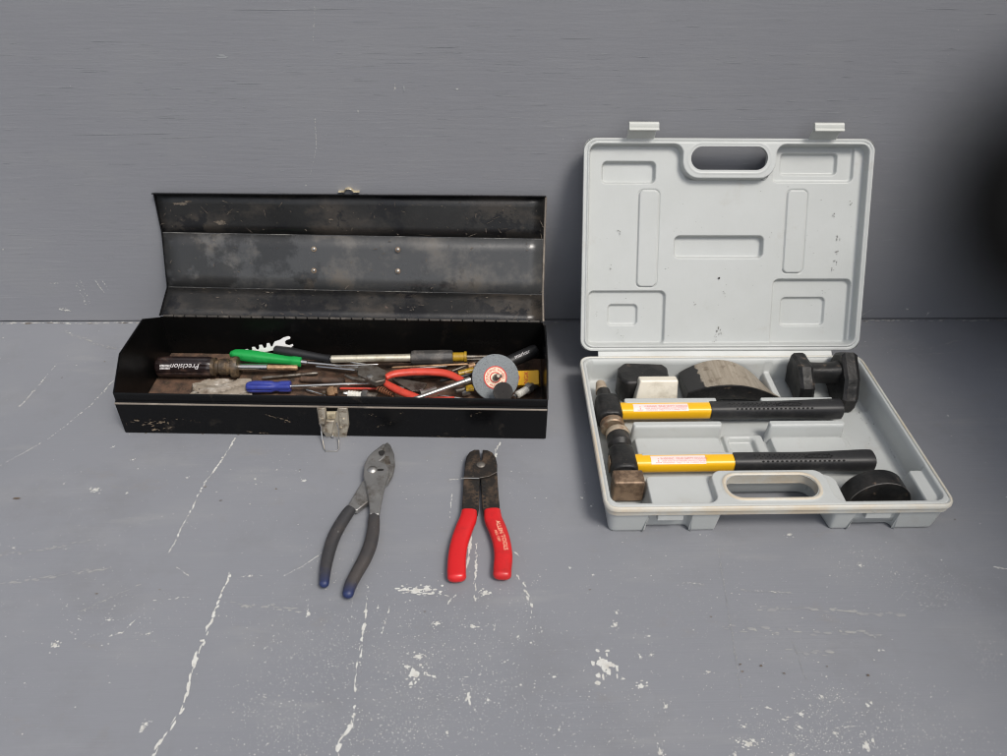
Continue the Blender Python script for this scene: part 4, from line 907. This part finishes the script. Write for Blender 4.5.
# 10 grinding wheel on arbor
c = on(495.3, 377.5, .031); nz = (CP - c).normalized(); nz = (nz + V3(-.05, .06, .02)).normalized()
tw = tool('grinding_wheel', 'round grey grinding wheel with a red and white paper label', 'grinding wheel', V3(c.x, c.y, .004))
R = .0292; fx = V3(1, 0, 0); fy = nz.cross(fx).normalized(); fx = fy.cross(nz).normalized()
lathe(c - nz * .008, c, [(0, R - .001), (.001, R), (.0072, R), (.008, R - .0008)], 'wheel', M_stone, tw, 64)
def disc(r0, r1, off, name, mat, par, n=48, cx=0, cy=0):
    vs = []; fs = []
    for i in range(n):
        a = 2 * math.pi * i / n
        for r in (r0, r1): vs.append(c + nz * off + fx * (r * math.cos(a) + cx) + fy * (r * math.sin(a) + cy))
    for i in range(n): k_ = 2 * i; l_ = 2 * ((i + 1) % n); fs.append((k_, l_, l_ + 1, k_ + 1))
    return MB().add(vs, fs, False).build(name, mat, par)
lb = disc(.0005, .0142, .0003, 'paper_label', surf('cream_paper', (.78, .66, .50), .6), tw)
disc(.0130, .0144, .0005, 'label_ring', M_redink, lb); disc(.0056, .0070, .0005, 'label_ring', M_redink, lb)
def circ(r, a0): return lambda x, y: c + nz * .0006 + fx * ((r + y) * math.sin(x / r + a0)) + fy * ((r + y) * math.cos(x / r + a0))
letters('GRINDING WHEEL', .0048, circ(.0100, -.2), 'lettering', M_redink, lb); letters('3450 RPM', .0044, circ(.0100, 2.9), 'lettering', M_redink, lb)
pe = c + nz * .012 + fx * .004 + fy * .001
lathe(c + fx * .001, pe, [(0, .0042), (.004, .0042), (.0045, .0030), (.014, .0028), (.015, .002)], 'arbor', M_dullsteel, tw, 12)
lathe(pe + fx * .0005, pe + fx, [(0, .0022), (.004, .002), (.0045, .001)], 'arbor_nut', M_dullsteel, tw, 8)
# 11 small rubber disc
c2 = on(503, 392, .035); n2 = (CP - c2).normalized(); n2 = (n2 + V3(0, 0, .05)).normalized()
td = tool('rubber_disc', 'small flat black rubber disc leaning on the grey wheel', 'disc', V3(c2.x, c2.y, .004))
lathe(c2 - n2 * .004, c2, [(0, .0115), (.0005, .0121), (.0035, .0121), (.004, .0115)], 'disc', M_rubber, td, 36); lathe(c2, c2 + n2, [(0, .0010), (.0002, .0008)], 'centre_hole', M_gap, td, 10)
# 12 black tube with writing
A, Q = on(500, 366, .022), on(537, 350, .030); t12 = tool('black_marker', 'thick black marker with white writing in the right end of the toolbox', 'marker', V3(A.x, A.y, .01)); Lb = (Q - A).length
lathe(A, Q, [(0, .007), (.001, .0080), (Lb - .004, .0088), (Lb - .001, .0078), (Lb, .006)], 'barrel', M_black, t12, 28)
ax = (Q - A).normalized(); sx = ax.cross(V3(0, 0, 1)).normalized(); u3 = sx.cross(ax)
letters('marker', .0075, lambda x, y: A + ax * (Lb * .57 + x) + (sx * math.cos(1.05 + y / .009) + u3 * math.sin(1.05 + y / .009)) * .0090, 'lettering', M_whiteink, t12)
# 13 yellow carton flap
ty = tool('yellow_carton', 'small bright yellow carton with red lettering beside the grey wheel', 'carton', on(527, 380, .018))
zz = .020; Yp = [on(512, 371, .022), on(538.5, 370, .028), on(539, 384, .018), on(515, 385.5, .012)]
nn = (Yp[1] - Yp[0]).cross(Yp[3] - Yp[0]).normalized(); nn = -nn if nn.z < 0 else nn
MB().prism(Yp, -nn * .010).build('carton', M_ylcard, ty, .0005)
yc = (Yp[1] + Yp[2]) / 2 * .42 + (Yp[0] + Yp[3]) / 2 * .58; ex = (Yp[1] - Yp[0]).normalized(); ey = nn.cross(ex)
letters('NGK', .0078, lambda x, y: yc + nn * .0003 + ex * (.0030 - y) + ey * x, 'lettering', M_redink, ty)
m = MB(); m.add([yc + nn * .0003 + ex * (-.0095 + .0042 * math.cos(a)) + ey * (.0042 * math.sin(a)) for a in [2 * math.pi * i / 20 for i in range(20)]], [tuple(range(20))], False); m.build('emblem', M_redink, ty)
# 14 spark plugs
def plug(A, Q, label, name='spark_plug'):
    t = tool(name, label, 'spark plug', V3(A.x, A.y, A.z - .006), 'spark plugs in the toolbox')
    lathe(A, Q, [(0, .0020), (.001, .0030), (.005, .0030), (.006, .0022)], 'terminal', M_chrome, t, 12)
    pr = [(.006, .0030)]; x = .006
    for _ in range(4): pr += [(x + .0006, .0046), (x + .0026, .0048), (x + .0030, .0038), (x + .0034, .0038)]; x += .0034
    pr += [(x + .001, .0044), (x + .003, .0048), (x + .004, .0048)]; x += .004
    lathe(A, Q, pr, 'insulator', M_ceramic, t, 18)
    lathe(A, Q, [(x, .0062), (x + .0012, .0072), (x + .007, .0072), (x + .008, .0058), (x + .009, .0052)], 'hex_nut', M_steel, t, 6)
    lathe(A, Q, [(x + .008, .0050), (x + .019, .0050), (x + .0195, .0035)], 'thread', M_dullsteel, t, 14)
plug(on(343, 393.5, .014), on(372, 396.5, .013), 'spark plug with a ribbed white insulator in front of the blue screwdriver shaft')
plug(on(514, 397, .016), on(536, 384, .012), 'spark plug with a white insulator under the yellow carton')
# 15 brass fitting
c = on(331, 392.5, .010); t = tool('brass_fitting', 'small grimy brown brass fitting at the front of the toolbox', 'fitting', V3(c.x, c.y, .002)); cB = c + V3(.01, .003, .001)
lathe(c - V3(.005, 0, 0), cB, [(0, .0035), (.001, .0050), (.004, .0066), (.009, .0066), (.0095, .0045), (.013, .0045)], 'body', M_brass, t, 6)
lathe(c + V3(-.006, 0, 0), c + V3(-.016, .001, 0), [(0, .0030), (.004, .0032), (.005, .002)], 'stem', M_brownpl, t, 12)
# 16 rusty spring
A, Q = on(378, 388.5, .016), on(394, 394.5, .014); t = tool('coil_spring', 'short rusty brown coil spring beside the lower red handle', 'spring', V3(A.x, A.y, .008)); ax = (Q - A); ld = ax.length; ax = ax / ld; sx = ax.cross(V3(0, 0, 1)).normalized(); u3 = sx.cross(ax)
wire([A + ax * (ld * i / 84) + (sx * math.cos(i * .5236) + u3 * math.sin(i * .5236)) * .0034 for i in range(85)], .0009, 'coil', surf('rusty_wire', (.22, .085, .04), .7, .2), t, 6)
# 17 loose small tools and rods
def rod(name, label, cat, p0, z0, p1, z1, r, mat, prof=None, part='shaft', seg=12):
    A, Q = on(*p0, z0), on(*p1, z1); t = tool(name, label, cat, V3(A.x, A.y, max(A.z - .006, .002))); Ld = (Q - A).length
    lathe(A, Q, [(f * Ld, rr) for f, rr in (prof or [(0, r * .6), (.03, r), (.97, r), (1, r * .6)])], part, mat, t, seg); return t
rod('steel_punch', 'thin tapered bright steel bit lying left of the brass fitting', 'punch', (307, 390), .006, (326, 395.5), .008, .0017, M_chrome, [(0, .0018), (.3, .0020), (.35, .0012), (1, .0008)])
rod('brass_rod', 'long thin dull brass rod behind the upper red handle', 'rod', (392, 367.5), .022, (468, 364), .024, .0013, M_brass)
rod('thin_steel_rod', 'thin bright steel rod crossing in front of the nut driver', 'rod', (316, 366.5), .020, (364, 371), .026, .0018, M_chrome)
rod('red_pencil', 'thin red stick under the tip of the red pliers', 'stick', (340, 388.5), .012, (377, 388.5), .012, .0015, M_redold)
rod('red_handled_pick', 'red handle end peeping over the front edge of the toolbox', 'pick', (428, 400.5), .022, (455, 399.5), .022, .0040, M_redold)
rod('steel_scriber', 'thin shiny scriber lying in front of the chrome bar', 'scriber', (438, 395), .024, (478, 401), .022, .0011, M_chrome)
rod('iron_rod', 'dark iron rod lying along the back of the toolbox', 'rod', (300, 363), .012, (500, 359), .012, .0026, M_dullsteel)
rod('rusty_chisel', 'rusty brown cold chisel on the bottom of the toolbox', 'chisel', (300, 379), .007, (345, 381), .007, .004, M_rustfloor)
rod('dark_punch', 'dark steel punch under the red pliers', 'punch', (455, 391), .016, (478, 386), .014, .003, M_dullsteel)
rod('long_iron_bar', 'dark bar on the toolbox bottom under the red pliers', 'bar', (395, 379), .010, (470, 372), .010, .0036, M_darksteel)
rod('drill_bit', 'dull grey drill bit above the upper red handle', 'drill bit', (410, 369), .014, (447, 366), .015, .0017, M_steel)
rod('hex_key', 'thin dark hex key right of the upper red handle', 'hex key', (452, 371), .020, (476, 362), .020, .0012, M_dullsteel)
rod('small_bolt', 'small rusty bolt between the blue shaft and the toolbox bottom', 'bolt', (352, 392), .006, (362, 389), .007, .002, M_rust, [(0, .0040), (.28, .0040), (.30, .0020), (1, .0020)], seg=6)
rod('long_bolt', 'dull steel bolt head under the scriber', 'bolt', (420, 393), .012, (436, 388), .012, .002, M_steel, [(0, .0045), (.2, .0045), (.22, .0024), (1, .0024)], seg=6)
rod('amber_screwdriver', 'dirty amber handle end tucked left behind the grinding wheel', 'screwdriver', (458, 374), .016, (474, 370), .018, .004, M_amber)
rod('socket', 'small chrome socket right of the red pliers handle end', 'socket', (462, 393), .010, (470, 391), .012, .0045, M_steel, [(0, .0036), (.1, .0044), (.9, .0048), (1, .0040)])
rod('grey_rod', 'grey rod lying across the box bottom between the blue and the black screwdriver', 'rod', (262, 378), .006, (318, 373), .006, .0022, M_dullsteel)
rod('steel_needle', 'thin bright needle under the nut driver shaft', 'needle', (335, 366), .024, (378, 364.5), .026, .0012, M_chrome)
rod('dark_drill', 'dark twist drill lying between the nut driver and the upper red handle', 'drill bit', (420, 365), .016, (450, 361), .016, .0022, M_darksteel)
rod('grey_pin', 'short grey pin above the coil spring', 'pin', (388, 385), .012, (404, 388.5), .012, .0020, M_steel)
rod('bronze_bushing', 'bronze bushing right of the thin brass rod', 'bushing', (468, 367), .020, (475, 365), .020, .0040, M_brass, [(0, .0030), (.1, .0040), (.9, .0040), (1, .0030)])
rod('black_rod', 'black rod leaning from the red handle towards the grey wheel', 'rod', (440, 381), .016, (474, 374), .020, .0022, M_black)
# flat file between red handles
t = tool('flat_file', 'flat grey file between the two red handles', 'file', on(415, 384, .010))
MB().prism([on(x, y, .015) for x, y in ((392, 379), (398, 378), (427, 383), (423, 390), (412, 391))], V3(0, 0, -.003)).build('blade', M_dullsteel, t, .0004)
t = tool('yellow_tag', 'tiny yellow plastic tag left of the grey wheel', 'tag', on(469, 387, .018))
MB().prism([on(x, y, .020) for x, y in ((465.5, 385.5), (473, 384), (474, 389), (466, 390))], V3(0, 0, -.003)).build('tag_body', M_amber, t, .0004)
t = tool('rusty_washer', 'rusty washer behind the upper red handle', 'washer', on(468, 372, .018)); c3 = on(467, 372, .018)
lathe(c3, c3 + V3(.3, -.3, 1), [(0, .0045), (.0012, .0045)], 'ring', M_brass, t, 16)
# grimy dirt and small scrap on the box bottom: nobody could count it
m = MB()
for _ in range(900):
    x, y = random.uniform(.006, L - .006), random.uniform(.004, DB - .006); c = b(x, y, .0018); r = random.uniform(.0004, .0013); a = random.random() * 6
    d1 = V3(math.cos(a), math.sin(a), .3) * r; d2 = V3(-math.sin(a), math.cos(a), .2) * r * .6
    m.add([c - d1, c + d2, c + d1, c - d2, c + V3(0, 0, r * .9)], [(0, 1, 4), (1, 2, 4), (2, 3, 4), (3, 0, 4)], False)
o = m.build('dirt', surf('rust_crumbs', (.10, .06, .035), .9, 0, [((.25, .2, .15), 200, .55, .65)]), None, kind='stuff')
# short scrap bits lying under the tools
for i, (x0, y0, x1, y1, mt, r) in enumerate([(270, 376, 300, 377, M_rustfloor, .002), (350, 386, 372, 385, M_dullsteel, .002), (400, 396, 408, 399, M_dullsteel, .003), (440, 386, 462, 391, M_dullsteel, .002)]):
    pass

# ------------------------------------------------------------------ slip joint pliers on the bench
sp = thing('slip_joint_pliers', 'open slip-joint pliers with bare steel jaws and worn dark blue-tipped grips', 'pliers', on(362, 520, 0), 'pliers')
q = lambda x, y: (300 + x / 4.2, 430 + y / 4.2)
Bp_ = [(357, 55), (368, 50), (380, 62), (395, 98), (399, 140), (390, 182), (372, 215), (345, 240), (300, 290), (240, 337), (190, 334), (215, 290), (245, 240), (262, 214), (285, 190), (330, 120)]
MB().prism([on(*q(*p), .0085) for p in Bp_], V3(0, 0, -.0060)).build('lower_half', M_steel, sp, .0014, seg=3)
Ap_ = [(352, 54), (332, 70), (308, 88), (286, 110), (270, 145), (265, 190), (275, 228), (284, 270), (291, 320), (292, 354), (333, 354), (342, 300), (352, 250), (364, 215), (374, 182), (372, 156), (362, 140), (345, 134), (336, 128), (350, 118), (360, 104), (356, 90), (345, 84), (350, 74), (357, 62)]
MB().prism([on(*q(*p), .0138) for p in Ap_], V3(0, 0, -.0055)).build('upper_half', M_steel, sp, .0014, seg=3)
c = on(*q(343, 97), .0139); MB().add([c + V3(.0036 * math.cos(a) * (1 + .15 * math.sin(3 * a)), .0046 * math.sin(a), .0002) for a in [2 * math.pi * i / 14 for i in range(14)]], [tuple(range(14))], False).build('jaw_gap', M_gap, sp)
c = on(*q(338, 168), .0139); MB().add([c + V3(.0040 * math.cos(a), .0018 * math.sin(a), .0002) for a in [2 * math.pi * i / 12 for i in range(12)]], [tuple(range(12))], False).build('slot', M_gap, sp)
c = on(*q(303, 166), .0138); lathe(c, c + V3(0, 0, 1), [(-.001, .0054), (.0006, .0053), (.0018, .0040), (.0024, .0020), (.0026, .0003)], 'pivot_bolt', M_steel, sp, 22)
m = MB()
for i in range(7):
    a0_ = on(*q(362 + i * 1.2, 112 + i * 5), .0090); m.box(Matrix.Translation(a0_), -.003, .003, -.0004, .0004, -.001, .0006)
m.build('jaw_teeth', M_dullsteel, sp, kind='stuff')
def pgrip(pts, sc, z, mat, par, th, name='grip', exp=2.2, **kw):
    out = []
    for x, y, w_ in pts:
        out.append((on(x, y, z), w_, w_ * th))
    return sweep(out, name, mat, par, exp=exp, k=6, seg=24, **kw)
pgrip([(*q(312, 350), .0052), (*q(311, 372), .0060), (*q(308, 420), .0064), (*q(296, 480), .0068), (*q(272, 540), .0068), (*q(240, 598), .0064), (*q(214, 648), .0060), (*q(202, 688), .0054)], 1, .0090, M_dip, sp, .85, round_end=(0, .0045))
pgrip([(*q(214, 332), .0058), (*q(200, 350), .0064), (*q(168, 400), .0066), (*q(140, 455), .0066), (*q(120, 520), .0062), (*q(107, 585), .0056), (*q(101, 645), .0048)], 1, .0078, M_dip, sp, .85, round_end=(0, .004))

# ------------------------------------------------------------------ crimping pliers on the bench
cr = thing('crimping_pliers', 'crimping pliers with dark grimy head and bright red vinyl grips', 'pliers', on(480, 520, 0), 'pliers')
q = lambda x, y: (430 + x / 4.447, 430 + y / 4.447)
Lp = [(220, 86), (196, 86), (175, 97), (162, 118), (155, 150), (150, 212), (146, 280), (140, 364), (212, 374), (217, 345), (219, 280), (222, 214), (226, 165), (223, 140)]
Rp = [(233, 86), (256, 88), (276, 98), (291, 117), (299, 150), (299, 190), (304, 270), (312, 362), (238, 376), (233, 345), (229, 280), (225, 216), (227, 165), (231, 140)]
MB().prism([on(*q(*p), .0105) for p in Lp], V3(0, 0, -.0050)).build('jaw_half', M_darksteel, cr, .0012, seg=3)
MB().prism([on(*q(*p), .0100) for p in Rp], V3(0, 0, -.0050)).build('jaw_half', M_darksteel, cr, .0012, seg=3)
# upper plate of the head, the highlight along its lower edge drawn in as wires
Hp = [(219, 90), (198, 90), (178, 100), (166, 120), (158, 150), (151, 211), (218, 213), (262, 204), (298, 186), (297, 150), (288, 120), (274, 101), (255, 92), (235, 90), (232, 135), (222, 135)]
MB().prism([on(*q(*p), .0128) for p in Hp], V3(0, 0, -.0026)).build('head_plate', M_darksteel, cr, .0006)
wire([on(*q(138, 214), .0124), on(*q(219, 215), .0124)], .0006, 'edge_highlight', M_steel, cr, 6); wire([on(*q(222, 212), .0124), on(*q(262, 205), .0124), on(*q(298, 187), .0124)], .00045, 'edge_highlight', M_dullsteel, cr, 6)
c = on(*q(226, 155), .0128); lathe(c, c + V3(0, 0, 1), [(-.001, .0050), (.0008, .0049), (.0016, .0036), (.0019, .001)], 'pivot_bolt', M_dullsteel, cr, 20)
m = MB()
for i in range(7):
    for sd_ in (-1, 1):
        c = on(*q(226 + sd_ * (14 + i * .8), 235 + i * 17), .0106); lathe(c, c + V3(0, 0, 1), [(-.0003, .0016), (.0002, .0015)], '', None, None, 10, mb=m)
m.build('wire_gauge_holes', M_gap, cr, kind='stuff')
gl = pgrip([(*q(174, 364), .0082), (*q(170, 395), .0090), (*q(152, 440), .0092), (*q(132, 500), .0091), (*q(121, 560), .0092), (*q(118, 620), .0093), (*q(119, 655), .0092)], 1, .0085, M_red, cr, .62, exp=2.8, round_end=(.001, .0045))
gr_ = pgrip([(*q(277, 362), .0088), (*q(282, 400), .0094), (*q(301, 445), .0094), (*q(318, 500), .0092), (*q(326, 560), .0092), (*q(323, 610), .0091), (*q(321, 645), .0090)], 1, .0085, M_red, cr, .62, exp=2.8, round_end=(.001, .0045))
cen = catmull([[*q(290, 395)], [*q(303, 440)], [*q(322, 490)], [*q(331, 545)], [*q(330, 590)]], 8)
def alng(d0, off):
    P2 = [on(x, y, .0144) for x, y in cen]; cum = [0]
    for a_, b_ in zip(P2, P2[1:]): cum.append(cum[-1] + (b_ - a_).length)
    def f(x, y):
        s_ = min(max(x + d0, 0), cum[-1] - 1e-6)
        i = max(j for j in range(len(cum) - 1) if cum[j] <= s_); t = (P2[i + 1] - P2[i]).normalized(); p = P2[i] + t * (s_ - cum[i]); n_ = V3(0, 0, 1).cross(t)
        return p + n_ * (y + off) + V3(0, 0, -max(0, abs(y + off) - .004) * .25)
    return f
letters('ALLEN TOOLS', .0062, alng(.0225, .0018), 'lettering', M_cream, gr_); letters('NO. 1207', .0038, alng(.0225, -.0032), 'lettering', M_cream, gr_)

# ------------------------------------------------------------------ unidentified dark object close to the lens, shaped like a strap end, right edge of the picture
c = CP + (RT * ((1103 - 503.5) / F) - UP * ((210 - 378) / F) + FW) * .0122
st = thing('near_lens_object', 'dark out-of-focus object intruding at the right edge, very near the viewer', 'object', c)
sweep([(c + RT * x, .0023, .0010) for x in (-.0003, .008, .02, .05)], 'blurred_body', M_nearlens, st, up=FW, exp=2.4, seg=28, round_end=(.0024, 0))
